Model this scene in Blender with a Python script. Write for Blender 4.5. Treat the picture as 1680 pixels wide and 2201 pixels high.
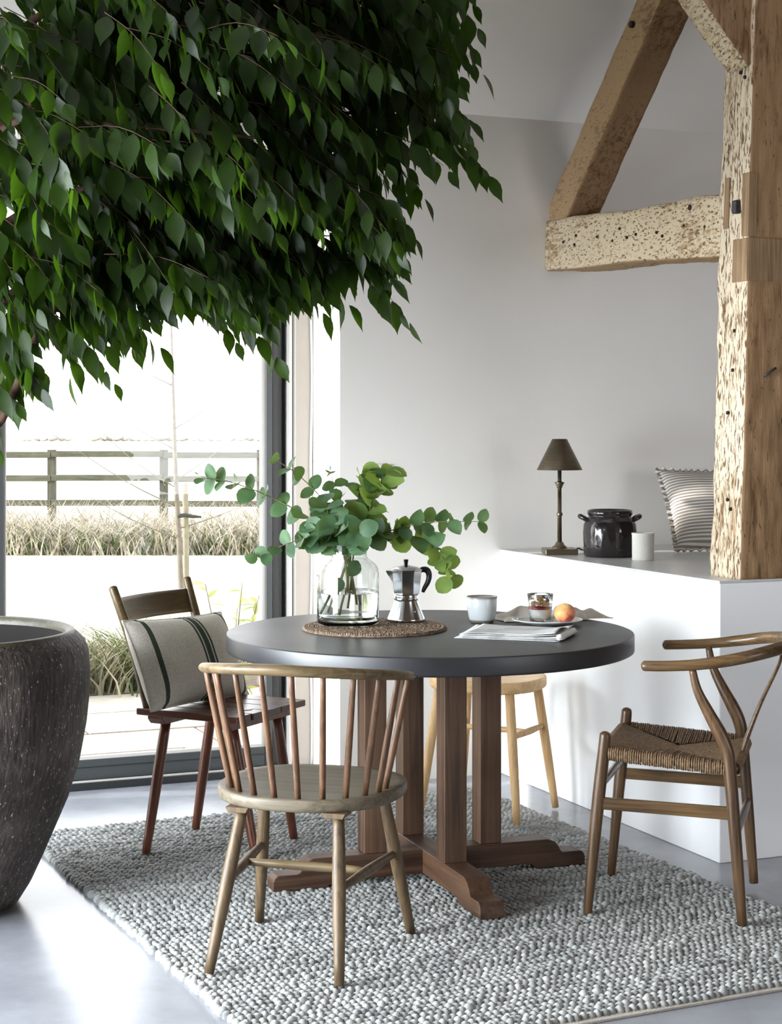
import bpy, bmesh, math, random
import numpy as np
from mathutils import Vector, Matrix, noise

for o in list(bpy.data.objects):
    bpy.data.objects.remove(o)
SC = bpy.context.scene
COL = SC.collection
rnd = random.Random(11)

# ---------------------------------------------------------------- camera, sky, sun, added fill lights, exposure
CAM_H = 1.37
cam_d = bpy.data.cameras.new('camera')
cam = bpy.data.objects.new('camera', cam_d)
COL.objects.link(cam)
cam.location = (0, 0, CAM_H)
cam.rotation_euler = (math.pi / 2, 0, 0)
cam_d.sensor_fit = 'HORIZONTAL'
cam_d.sensor_width = 36.0
cam_d.lens = 36.0 * 3700 / 1680
cam_d.shift_y = -(1100.5 - 924) / 1680
cam_d.clip_end = 2000
SC.camera = cam

# the room is turned 22.7 degrees to the view: U runs along the back wall, V from it into the room
ANG = math.radians(22.7)
U = np.array([math.cos(ANG), math.sin(ANG), 0.0])
V = np.array([math.sin(ANG), -math.cos(ANG), 0.0])
W0 = np.array([0.4347, 6.874, 0.0])      # inner corner of the back wall and the white counter


def R(s, t, z):
    return W0 + s * U + t * V + np.array([0, 0, z])


world = bpy.data.worlds.new('hazy_sky')
SC.world = world
world.use_nodes = True
nt = world.node_tree
bg = nt.nodes['Background']
tc = nt.nodes.new('ShaderNodeTexCoord')
sep = nt.nodes.new('ShaderNodeSeparateXYZ')
ramp = nt.nodes.new('ShaderNodeValToRGB')
nt.links.new(tc.outputs['Generated'], sep.inputs[0])
nt.links.new(sep.outputs['Z'], ramp.inputs[0])
ramp.color_ramp.elements[0].color = (1.0, 0.98, 0.95, 1)
ramp.color_ramp.elements[1].color = (0.72, 0.85, 1.0, 1)
nt.links.new(ramp.outputs[0], bg.inputs[0])
bg.inputs[1].default_value = 4.2

SUN_EL = math.radians(13.5)
SUN_IN = math.radians(14.0)               # how far the beam turns from the wall line into the room
sd = math.cos(SUN_IN) * U + math.sin(SUN_IN) * V
sun_dir = Vector((sd[0] * math.cos(SUN_EL), sd[1] * math.cos(SUN_EL), -math.sin(SUN_EL)))
sun_d = bpy.data.lights.new('sun', 'SUN')
sun_d.energy = 10.0
sun_d.color = (1.0, 0.95, 0.88)
sun_d.angle = math.radians(1.6)
sun = bpy.data.objects.new('sun', sun_d)
COL.objects.link(sun)
sun.rotation_euler = sun_dir.to_track_quat('-Z', 'Y').to_euler()
sun.location = (-8, 6, 6)


def area(name, loc, direction, w, h, power, color):
    d = bpy.data.lights.new(name, 'AREA')
    d.shape = 'RECTANGLE'
    d.size, d.size_y = w, h
    d.energy = power
    d.color = color
    o = bpy.data.objects.new(name, d)
    COL.objects.link(o)
    o.location = loc
    o.rotation_euler = Vector(direction).to_track_quat('-Z', 'Y').to_euler()
    return o


# added fill lights before solid walls, left and behind, standing in for assumed windows
area('assumed_gable_fill_light', R(-5.05, 2.0, 1.2), U, 3.4, 2.0, 690, (0.86, 0.93, 1.0))
area('assumed_rear_fill_light', R(1.9, 7.92, 1.75), -V, 2.6, 1.9, 95, (0.94, 0.96, 1.0))
portal = area('terrace_window_portal', R(-1.85, -0.52, 1.25), V, 2.4, 2.5, 1, (1, 1, 1))
portal.data.cycles.is_portal = True

SC.view_settings.view_transform = 'Standard'
SC.view_settings.look = 'None'
SC.view_settings.gamma = 1.0
SC.view_settings.use_curve_mapping = False
SC.view_settings.exposure = 0.0
SC.cycles.use_denoising = True
SC.cycles.max_bounces = 14
SC.cycles.transparent_max_bounces = 16
SC.cycles.sample_clamp_indirect = 8.0


# ---------------------------------------------------------------- materials
def lin(c):
    c = c / 255.0
    return c / 12.92 if c <= 0.04045 else ((c + 0.055) / 1.055) ** 2.4


def C(r, g, b):
    return (lin(r), lin(g), lin(b), 1.0)


def new_mat(name):
    m = bpy.data.materials.new(name)
    m.use_nodes = True
    n = m.node_tree.nodes
    return m, m.node_tree, n['Principled BSDF']


def plain(name, col, rough=0.5, metal=0.0, spec=0.5, noise_amt=0.0, noise_scale=8.0, bump=0.0, bump_scale=80.0,
          stretch=(1, 1, 1)):
    m, t, b = new_mat(name)
    b.inputs['Base Color'].default_value = col
    b.inputs['Roughness'].default_value = rough
    b.inputs['Metallic'].default_value = metal
    b.inputs['Specular IOR Level'].default_value = spec
    co = t.nodes.new('ShaderNodeTexCoord')
    mp = t.nodes.new('ShaderNodeMapping')
    mp.inputs['Scale'].default_value = stretch
    t.links.new(co.outputs['Object'], mp.inputs[0])
    if noise_amt:
        no = t.nodes.new('ShaderNodeTexNoise')
        no.inputs['Scale'].default_value = noise_scale
        no.inputs['Detail'].default_value = 5
        t.links.new(mp.outputs[0], no.inputs['Vector'])
        r = t.nodes.new('ShaderNodeValToRGB')
        a = tuple(max(0, c * (1 - noise_amt)) for c in col[:3]) + (1,)
        d = tuple(min(1, c * (1 + noise_amt)) for c in col[:3]) + (1,)
        r.color_ramp.elements[0].position, r.color_ramp.elements[1].position = 0.3, 0.7
        r.color_ramp.elements[0].color, r.color_ramp.elements[1].color = a, d
        t.links.new(no.outputs['Fac'], r.inputs[0])
        t.links.new(r.outputs[0], b.inputs['Base Color'])
    if bump:
        nb = t.nodes.new('ShaderNodeTexNoise')
        nb.inputs['Scale'].default_value = bump_scale
        nb.inputs['Detail'].default_value = 4
        t.links.new(mp.outputs[0], nb.inputs['Vector'])
        bp = t.nodes.new('ShaderNodeBump')
        bp.inputs['Strength'].default_value = bump
        bp.inputs['Distance'].default_value = 0.01
        t.links.new(nb.outputs['Fac'], bp.inputs['Height'])
        t.links.new(bp.outputs[0], b.inputs['Normal'])
    return m


def wood(name, dark, light, axis='Z', rough=0.42, fine=70.0, along=2.5, bump=0.15, contrast=(0.32, 0.68), spec=0.4):
    """grain runs along the given object axis"""
    m, t, b = new_mat(name)
    co = t.nodes.new('ShaderNodeTexCoord')
    mp = t.nodes.new('ShaderNodeMapping')
    sc = {'X': (along, fine, fine), 'Y': (fine, along, fine), 'Z': (fine, fine, along)}[axis]
    mp.inputs['Scale'].default_value = sc
    t.links.new(co.outputs['Object'], mp.inputs[0])
    n1 = t.nodes.new('ShaderNodeTexNoise')
    n1.inputs['Scale'].default_value = 1.0
    n1.inputs['Detail'].default_value = 6
    n1.inputs['Roughness'].default_value = 0.65
    n1.inputs['Distortion'].default_value = 0.8
    t.links.new(mp.outputs[0], n1.inputs['Vector'])
    n2 = t.nodes.new('ShaderNodeTexNoise')
    n2.inputs['Scale'].default_value = 5.0
    n2.inputs['Detail'].default_value = 3
    t.links.new(co.outputs['Object'], n2.inputs['Vector'])
    ad = t.nodes.new('ShaderNodeMath')
    ad.operation = 'MULTIPLY_ADD'
    t.links.new(n2.outputs['Fac'], ad.inputs[0])
    ad.inputs[1].default_value = 0.35
    t.links.new(n1.outputs['Fac'], ad.inputs[2])
    sb = t.nodes.new('ShaderNodeMath')
    sb.operation = 'SUBTRACT'
    t.links.new(ad.outputs[0], sb.inputs[0])
    sb.inputs[1].default_value = 0.17
    r = t.nodes.new('ShaderNodeValToRGB')
    r.color_ramp.elements[0].position, r.color_ramp.elements[1].position = contrast
    r.color_ramp.elements[0].color, r.color_ramp.elements[1].color = dark, light
    t.links.new(sb.outputs[0], r.inputs[0])
    t.links.new(r.outputs[0], b.inputs['Base Color'])
    b.inputs['Roughness'].default_value = rough
    b.inputs['Specular IOR Level'].default_value = spec
    bp = t.nodes.new('ShaderNodeBump')
    bp.inputs['Strength'].default_value = bump
    bp.inputs['Distance'].default_value = 0.004
    t.links.new(n1.outputs['Fac'], bp.inputs['Height'])
    t.links.new(bp.outputs[0], b.inputs['Normal'])
    return m


def leafy(name, dark, light, trans, rough=0.35, scale=6.0, trans_fac=0.35, spec=0.35):
    m, t, b = new_mat(name)
    co = t.nodes.new('ShaderNodeNewGeometry')
    no = t.nodes.new('ShaderNodeTexNoise')
    no.inputs['Scale'].default_value = scale
    no.inputs['Detail'].default_value = 2
    t.links.new(co.outputs['Position'], no.inputs['Vector'])
    r = t.nodes.new('ShaderNodeValToRGB')
    r.color_ramp.elements[0].position, r.color_ramp.elements[1].position = 0.35, 0.65
    r.color_ramp.elements[0].color, r.color_ramp.elements[1].color = dark, light
    t.links.new(no.outputs['Fac'], r.inputs[0])
    t.links.new(r.outputs[0], b.inputs['Base Color'])
    b.inputs['Roughness'].default_value = rough
    b.inputs['Specular IOR Level'].default_value = spec
    tr = t.nodes.new('ShaderNodeBsdfTranslucent')
    tr.inputs['Color'].default_value = trans
    mx = t.nodes.new('ShaderNodeMixShader')
    mx.inputs[0].default_value = trans_fac
    t.links.new(b.outputs[0], mx.inputs[1])
    t.links.new(tr.outputs[0], mx.inputs[2])
    t.links.new(mx.outputs[0], t.nodes['Material Output'].inputs['Surface'])
    return m


def glass_mat(name, col=(1, 1, 1, 1), rough=0.0, ior=1.45):
    m, t, b = new_mat(name)
    b.inputs['Base Color'].default_value = col
    b.inputs['Roughness'].default_value = rough
    b.inputs['IOR'].default_value = ior
    b.inputs['Transmission Weight'].default_value = 1.0
    return m


def pane_mat(name):
    m, t, b = new_mat(name)
    tp = t.nodes.new('ShaderNodeBsdfTransparent')
    gl = t.nodes.new('ShaderNodeBsdfGlossy')
    gl.inputs['Roughness'].default_value = 0.0
    mx = t.nodes.new('ShaderNodeMixShader')
    mx.inputs[0].default_value = 0.04
    t.links.new(tp.outputs[0], mx.inputs[1])
    t.links.new(gl.outputs[0], mx.inputs[2])
    t.links.new(mx.outputs[0], t.nodes['Material Output'].inputs['Surface'])
    return m


def ramp_on(t, b, src, stops, target='Base Color'):
    r = t.nodes.new('ShaderNodeValToRGB')
    cr = r.color_ramp
    while len(cr.elements) < len(stops):
        cr.elements.new(0.5)
    for e, (p, c) in zip(cr.elements, stops):
        e.position = p
        e.color = c
    t.links.new(src, r.inputs[0])
    if target:
        t.links.new(r.outputs[0], b.inputs[target])
    return r


# ---------------------------------------------------------------- mesh helpers
def mesh(name, verts, faces, mat=None, smooth=False):
    me = bpy.data.meshes.new(name)
    me.from_pydata([tuple(float(c) for c in v) for v in verts], [], faces)
    me.update()
    if mat is not None:
        for mm in (mat if isinstance(mat, (list, tuple)) else [mat]):
            me.materials.append(mm)
    if smooth:
        me.polygons.foreach_set('use_smooth', [True] * len(me.polygons))
    return me


def link(name, me, parent=None, loc=None):
    o = bpy.data.objects.new(name, me)
    COL.objects.link(o)
    if parent is not None:
        o.parent = parent
    if loc is not None:
        o.location = loc
    return o


def obj(name, vf, mat, parent=None, smooth=False, bevel=0.0, loc=None, segs=2, recalc=False):
    me = mesh(name, vf[0], vf[1], mat, smooth)
    if len(vf[1]) < 6000:
        bm = bmesh.new()
        bm.from_mesh(me)
        bmesh.ops.recalc_face_normals(bm, faces=bm.faces)
        bm.to_mesh(me)
        bm.free()
    o = link(name, me, parent, loc)
    if bevel:
        b = o.modifiers.new('soft_edge', 'BEVEL')
        b.width = bevel
        b.segments = segs
        b.limit_method = 'ANGLE'
        b.angle_limit = math.radians(40)
        me.polygons.foreach_set('use_smooth', [True] * len(me.polygons))
        b.harden_normals = True
    return o


def tag(o, label, cat=None, group=None, kind=None):
    if label:
        o['label'] = label
    if cat:
        o['category'] = cat
    if group:
        o['group'] = group
    if kind:
        o['kind'] = kind
    return o


def thing(name, label, cat, loc=(0, 0, 0), rotz=0.0, group=None):
    o = bpy.data.objects.new(name, None)
    o.empty_display_size = 0.05
    COL.objects.link(o)
    o.location = tuple(float(c) for c in loc)
    o.rotation_euler = (0, 0, rotz)
    return tag(o, label, cat, group)


def join(*vfs):
    VV, FF = [], []
    for v, f in vfs:
        k = len(VV)
        VV.extend(list(map(tuple, v)))
        FF.extend([tuple(i + k for i in q) for q in f])
    return VV, FF


BOXF = [(0, 3, 2, 1), (4, 5, 6, 7), (0, 1, 5, 4), (1, 2, 6, 5), (2, 3, 7, 6), (3, 0, 4, 7)]


def box(x0, x1, y0, y1, z0, z1):
    return [(x0, y0, z0), (x1, y0, z0), (x1, y1, z0), (x0, y1, z0),
            (x0, y0, z1), (x1, y0, z1), (x1, y1, z1), (x0, y1, z1)], list(BOXF)


def rbox(s0, s1, t0, t1, z0, z1):
    """a box in room coordinates (s along the back wall, t out of it)"""
    p = [R(s0, t1, z0), R(s1, t1, z0), R(s1, t0, z0), R(s0, t0, z0),
         R(s0, t1, z1), R(s1, t1, z1), R(s1, t0, z1), R(s0, t0, z1)]
    return p, list(BOXF)


def prism(poly, a, b, axis='Y'):
    """extrude a 2-D outline (counter-clockwise) between a and b along an axis; outline coords are the other two axes"""
    n = len(poly)

    def P(p, d):
        return {'Y': (p[0], d, p[1]), 'X': (d, p[0], p[1]), 'Z': (p[0], p[1], d)}[axis]
    vs = [P(p, a) for p in poly] + [P(p, b) for p in poly]
    fs = [tuple(range(n))[::-1], tuple(range(n, 2 * n))]
    fs += [(i, (i + 1) % n, n + (i + 1) % n, n + i) for i in range(n)]
    if axis == 'Y':
        fs = [f[::-1] for f in fs]
    return vs, fs


def spline(pts, n):
    """Catmull-Rom through rows of any width"""
    P = np.array(pts, float)
    if len(P) == 2:
        return np.array([P[0] + (P[1] - P[0]) * i / (n - 1) for i in range(n)])
    P = np.vstack([2 * P[0] - P[1], P, 2 * P[-1] - P[-2]])
    m = len(P) - 3
    out = []
    for k in range(n):
        x = k / (n - 1) * m
        i = min(int(x), m - 1)
        f = x - i
        p0, p1, p2, p3 = P[i:i + 4]
        out.append(0.5 * (2 * p1 + (p2 - p0) * f + (2 * p0 - 5 * p1 + 4 * p2 - p3) * f * f + (3 * p1 - p0 - 3 * p2 + p3) * f ** 3))
    return np.array(out)


def tube(pts, rad, n=10, samples=None, flat=1.0, up=None, caps=True, rnd_end=False):
    """a round bar through points; rad a number or one per point; flat squeezes it across `up`"""
    P = np.array(pts, float)
    r = np.full(len(P), rad, float) if np.isscalar(rad) else np.array(rad, float)
    if samples:
        q = spline(np.column_stack([P, r]), samples)
        P, r = q[:, :3], q[:, 3]
    if rnd_end:
        d0 = P[0] - P[1]
        d0 /= np.linalg.norm(d0)
        d1 = P[-1] - P[-2]
        d1 /= np.linalg.norm(d1)
        a, b = [], []
        for k in (1.0, 0.92, 0.7, 0.35):
            a.append((P[0] + d0 * r[0] * 0.7 * k, r[0] * math.sqrt(max(0.0, 1 - k * k)) + 1e-4))
            b.append((P[-1] + d1 * r[-1] * 0.7 * k, r[-1] * math.sqrt(max(0.0, 1 - k * k)) + 1e-4))
        b = b[::-1]
        P = np.vstack([[x[0] for x in a], P, [x[0] for x in b]])
        r = np.concatenate([[x[1] for x in a], r, [x[1] for x in b]])
    m = len(P)
    T = np.gradient(P, axis=0)
    T /= np.linalg.norm(T, axis=1)[:, None] + 1e-12
    ref = np.array(up, float) if up is not None else np.array([0, 0, 1.0])
    if abs(T[0] @ ref) > 0.95:
        ref = np.array([1.0, 0, 0]) if up is None else ref + np.array([0.3, 0.2, 0.1])
    A = ref - T[0] * (ref @ T[0])
    A /= np.linalg.norm(A)
    V_, F_ = [], []
    for i in range(m):
        A = A - T[i] * (A @ T[i])
        A /= np.linalg.norm(A) + 1e-12
        B = np.cross(T[i], A)
        for k in range(n):
            a = 2 * math.pi * k / n
            V_.append(P[i] + r[i] * (math.cos(a) * A * flat + math.sin(a) * B))
    for i in range(m - 1):
        for k in range(n):
            k2 = (k + 1) % n
            F_.append((i * n + k, i * n + k2, (i + 1) * n + k2, (i + 1) * n + k))
    if caps:
        F_.append(tuple(range(n))[::-1])
        F_.append(tuple((m - 1) * n + k for k in range(n)))
    return V_, F_


def lathe(prof, n=32, wob=None):
    """revolve (r, z) pairs listed from the outside bottom upwards"""
    V_, F_ = [], []
    rows = []
    for (r, z) in prof:
        if r < 1e-6:
            rows.append([len(V_)])
            V_.append((0, 0, z))
        else:
            row = []
            for k in range(n):
                a = 2 * math.pi * k / n
                rr = r if wob is None else wob(a, r, z)
                row.append(len(V_))
                V_.append((rr * math.cos(a), rr * math.sin(a), z))
            rows.append(row)
    for a, b in zip(rows, rows[1:]):
        if len(a) == 1 and len(b) == 1:
            continue
        for k in range(n):
            k2 = (k + 1) % n
            if len(a) == 1:
                F_.append((a[0], b[k2], b[k]))
            elif len(b) == 1:
                F_.append((a[k], a[k2], b[0]))
            else:
                F_.append((a[k], a[k2], b[k2], b[k]))
    return V_, F_


def move(vf, d):
    return [tuple(np.array(v) + np.array(d)) for v in vf[0]], vf[1]


def xf(vf, M):
    return [tuple(M @ Vector(tuple(v))) for v in vf[0]], vf[1]


def grid_surface(fn, nu, nv, thick=0.0):
    """fn(u, v) in 0..1 gives a point; closed slab when thick"""
    V_ = [fn(i / nu, j / nv) for j in range(nv + 1) for i in range(nu + 1)]
    w = nu + 1
    F_ = [(j * w + i, j * w + i + 1, (j + 1) * w + i + 1, (j + 1) * w + i) for j in range(nv) for i in range(nu)]
    if thick:
        k = len(V_)
        V_ = V_ + [(v[0], v[1], v[2] - thick) for v in V_]
        F_ += [tuple(x + k for x in f[::-1]) for f in F_]
        edge = [i for i in range(w)] + [j * w + nu for j in range(1, nv + 1)] + \
               [nv * w + i for i in range(nu - 1, -1, -1)] + [j * w for j in range(nv - 1, 0, -1)]
        for a, b in zip(edge, edge[1:] + edge[:1]):
            F_.append((b, a, a + k, b + k))
    return V_, F_

# ---------------------------------------------------------------- materials of the setting
def plaster(name, col, amt=0.03):
    return plain(name, col, rough=0.85, noise_amt=amt, noise_scale=1.5, bump=0.06, bump_scale=35)


M_wall = plaster('white_plaster', C(233, 229, 223))
M_counter = plaster('white_painted_counter', C(250, 251, 252), 0.01)
M_counter_top = plain('pale_worktop', C(205, 205, 204), rough=0.3, noise_amt=0.05, noise_scale=5)

M_floor, _t, _b = new_mat('polished_concrete')
_co = _t.nodes.new('ShaderNodeTexCoord')
_n = _t.nodes.new('ShaderNodeTexNoise')
_n.inputs['Scale'].default_value = 2.2
_n.inputs['Detail'].default_value = 9
_n.inputs['Roughness'].default_value = 0.62
_t.links.new(_co.outputs['Object'], _n.inputs['Vector'])
ramp_on(_t, _b, _n.outputs['Fac'], [(0.3, C(126, 128, 134)), (0.7, C(160, 162, 168))])
_r = _t.nodes.new('ShaderNodeMapRange')
_r.inputs['To Min'].default_value = 0.16
_r.inputs['To Max'].default_value = 0.3
_t.links.new(_n.outputs['Fac'], _r.inputs['Value'])
_t.links.new(_r.outputs[0], _b.inputs['Roughness'])
_b.inputs['Specular IOR Level'].default_value = 0.6

M_frame = plain('slate_grey_aluminium', C(60, 63, 64), rough=0.42, noise_amt=0.04)
M_frame_dark = plain('dark_and_shaded_aluminium', C(34, 36, 37), rough=0.4, noise_amt=0.04)
M_jamb = plain('pale_jamb_paint', C(150, 144, 137), rough=0.55, noise_amt=0.03)
M_bead = plain('pale_glazing_bead', C(188, 184, 178), rough=0.5)
M_pane = pane_mat('clear_pane')


def structure(name, vf, mat, parent=None, bevel=0.0, label=None):
    o = obj(name, vf, mat, parent, bevel=bevel)
    if parent is None:
        o['kind'] = 'structure'
    if label:
        o['label'] = label
    return o


def label_s(o, text):
    o['label'] = text
    return o


S_L, S_R = -5.2, 5.0           # gable walls
T_REAR = 8.0
REV = -0.684                   # right reveal of the terrace window
WIN_L = -2.97                  # its left end
EAVES = 2.62
RIDGE_T, RIDGE_Z = 4.0, 5.9

structure('floor', rbox(S_L, S_R, T_REAR, -0.34, -0.12, 0.0), M_floor, label='polished grey concrete floor of the barn room')
structure('wall_back', rbox(REV, S_R, 0.0, -0.5, 0.0, EAVES), M_wall, label='plain white plaster wall behind the table')
structure('wall_back_left', rbox(S_L, WIN_L, 0.0, -0.5, 0.0, EAVES), M_wall, label='white plaster wall past the far end of the glazed door')
structure('wall_lintel', rbox(WIN_L, REV, 0.0, -0.5, 2.46, EAVES), M_wall, label='white plaster lintel over the glazed door')
M_bounce_cut = wood('bounce_cutting_dark_boards', C(60, 46, 34), C(96, 76, 58), 'Z', rough=0.7, fine=20, along=1)  # dark finish added to unseen walls and roof to cut bounced light
structure('wall_rear', rbox(S_L, S_R, T_REAR + 0.2, T_REAR, 0.0, EAVES), M_bounce_cut, label='unseen wall behind the viewer, darkened to cut bounced light')


def gable(name, s, ds, label, mat=None):
    poly = [(0.0 - 0.5, 0.0), (T_REAR + 0.2, 0.0), (T_REAR + 0.2, EAVES), (RIDGE_T, RIDGE_Z), (0.0, EAVES), (-0.5, EAVES)]
    vs = [R(s, t, z) for t, z in poly] + [R(s + ds, t, z) for t, z in poly]
    n = len(poly)
    fs = [tuple(range(n)), tuple(range(n, 2 * n))[::-1]] + [((i + 1) % n, i, n + i, n + (i + 1) % n) for i in range(n)]
    structure(name, (vs, fs), mat or M_wall, label=label)


gable('wall_left', S_L, -0.2, 'white plaster gable wall behind an added light in an empty window frame')  # wall has no opening; the light and frame before it are added
gable('wall_right', S_R, 0.2, 'unseen gable wall past the counter, darkened to cut bounced light', M_bounce_cut)


def slope(name, ta, za, tb, zb, label, mat=None):
    vs = [R(S_L, ta, za), R(S_R, ta, za), R(S_R, tb, zb), R(S_L, tb, zb)]
    vs += [v + np.array([0, 0, 0.2]) for v in vs]
    structure(name, (vs, list(BOXF)), mat or M_wall, label=label)


slope('ceiling', 0.0, EAVES, RIDGE_T, RIDGE_Z, 'white sloping ceiling above the back wall')
slope('ceiling_rear', T_REAR, EAVES, RIDGE_T, RIDGE_Z, 'unseen roof slope behind the viewer, darkened to cut bounced light', M_bounce_cut)

# white frames on solid walls round the two fill lights; both windows are assumed
for nm, n_i, s_, t_, d_, w_, h_, zc in (('gable', 2, S_L + 0.06, 2.0, 'L', 3.4, 2.0, 1.2), ('rear', 3, 1.9, T_REAR - 0.04, 'R', 2.6, 1.9, 1.75)):
    w = thing('window_%d' % n_i, 'white frame of an assumed %s window on solid wall around added light' % nm, None)  # added frame; the window is assumed
    w['kind'] = 'structure'
    for a0, a1, z0, z1 in ((-w_ / 2 - 0.08, -w_ / 2, zc - h_ / 2 - 0.08, zc + h_ / 2 + 0.08), (w_ / 2, w_ / 2 + 0.08, zc - h_ / 2 - 0.08, zc + h_ / 2 + 0.08),
                           (-w_ / 2, w_ / 2, zc - h_ / 2 - 0.08, zc - h_ / 2), (-w_ / 2, w_ / 2, zc + h_ / 2, zc + h_ / 2 + 0.08)):
        if d_ == 'L':
            obj('frame_rail', rbox(s_ - 0.05, s_ + 0.12, t_ + a1, t_ + a0, z0, z1), M_jamb, w)
        else:
            obj('frame_rail', rbox(s_ + a0, s_ + a1, t_ + 0.03, t_ - 0.1, z0, z1), M_jamb, w)

# ---------------------------------------------------------------- the glazed sliding door to the terrace
door = thing('window_1', 'full-height glazed sliding door with slate grey frame onto the terrace', None)
door['kind'] = 'structure'
TF = -0.34                       # front of the sliding frame
# fixed pale jamb beside the reveal
obj('jamb', rbox(-0.757, REV, -0.305, -0.44, 0.0, 2.46), M_jamb, door, bevel=0.003)
for a, b, mt in ((-0.768, -0.762, M_frame_dark), (-0.775, -0.768, M_bead), (-0.762, -0.757, M_bead)):
    obj('jamb_bead', rbox(a, b, -0.312, -0.42, 0.0, 2.46), mt, door)
obj('jamb_sealant', tube([R(REV - 0.006, -0.3, z) + U * 0.003 * math.sin(z * 9) for z in np.linspace(0.02, 2.44, 40)], 0.006, 6), M_bead, door, smooth=True)
# right stile of the sliding leaf: flat inner strip and a rounded return, its shade put into a darker colour
obj('stile', rbox(-0.868, -0.84, TF, TF - 0.09, 0.0, 2.40), M_frame, door, bevel=0.003)
prof = [(-0.84, TF), (-0.838, TF - 0.004), (-0.82, TF - 0.004), (-0.8, TF - 0.012), (-0.785, TF - 0.035), (-0.777, TF - 0.07), (-0.777, TF - 0.1), (-0.84, TF - 0.1)]
vs = [R(s, t, 0.0) for s, t in prof] + [R(s, t, 2.40) for s, t in prof]
nn = len(prof)
fs = [tuple(range(nn)), tuple(range(nn, 2 * nn))[::-1]] + [((i + 1) % nn, i, nn + i, nn + (i + 1) % nn) for i in range(nn)]
obj('stile', (vs, fs), M_frame_dark, door)
# meeting stiles and left jamb
obj('stile', rbox(-1.945, -1.903, TF, TF - 0.05, 0.0, 2.40), M_frame, door, bevel=0.003)
obj('stile', rbox(WIN_L, WIN_L + 0.1, TF, TF - 0.09, 0.0, 2.46), M_frame, door, bevel=0.003)
# bottom and head rails for both leaves, with a step
for a, b in ((-1.903, -0.868), (WIN_L + 0.1, -1.945)):
    obj('bottom_rail', rbox(a, b, TF - 0.006, TF - 0.085, 0.03, 0.108), M_frame, door, bevel=0.003)
    obj('rail_groove_shade', rbox(a, b, TF - 0.003, TF - 0.05, 0.078, 0.081), M_frame_dark, door)  # raised dark strip, the groove's shade put into its colour
    obj('head_rail', rbox(a, b, TF, TF - 0.085, 2.31, 2.40), M_frame, door, bevel=0.003)
    obj('glazing_bead', rbox(a, b, TF - 0.012, TF - 0.03, 0.108, 0.12), M_bead, door)
    obj('glazing_bead', rbox(a, b, TF - 0.012, TF - 0.03, 2.298, 2.31), M_bead, door)
    obj('glazing_bead', rbox(b - 0.017, b, TF - 0.01, TF - 0.03, 0.12, 2.298), M_bead, door)
    obj('glazing_bead', rbox(a, a + 0.012, TF - 0.01, TF - 0.03, 0.12, 2.298), M_bead, door)
    obj('pane', rbox(a + 0.004, b - 0.004, TF - 0.034, TF - 0.037, 0.112, 2.306), M_pane, door)
obj('track', rbox(WIN_L, -0.76, TF + 0.035, TF - 0.12, 0.0, 0.028), M_frame_dark, door, bevel=0.002)
obj('track_rail', rbox(WIN_L, -0.76, TF + 0.022, TF + 0.014, 0.028, 0.034), M_bead, door)
obj('head_track', rbox(WIN_L, -0.76, TF + 0.02, TF - 0.12, 2.40, 2.46), M_frame_dark, door)

# ---------------------------------------------------------------- built-in white counter (one solid block) with its worktop
cnt = thing('counter', 'long white plastered counter block standing against the back wall', 'counter')
CT = 0.893
obj('body', rbox(0.0, 4.2, 1.56, 0.0, 0.0, CT - 0.008), M_counter, cnt, bevel=0.004)
obj('worktop', rbox(-0.001, 4.2, 1.561, 0.0, CT - 0.008, CT), M_counter_top, cnt, bevel=0.002)

# light switch on the wall, half hidden by the eucalyptus
sw = thing('light_switch', 'small white square switch plate on the plaster wall behind the eucalyptus', 'switch', R(-0.52, 0.004, 1.195), ANG)
obj('plate', box(-0.043, 0.043, -0.006, 0.004, -0.043, 0.043), plain('white_switch_plastic', C(225, 222, 217), rough=0.4), sw, bevel=0.003)
obj('rocker', box(-0.012, 0.012, -0.011, -0.005, -0.02, 0.02), plain('white_rocker_plastic', C(232, 230, 226), rough=0.35), sw, bevel=0.002)

# ---------------------------------------------------------------- old oak timbers


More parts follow.
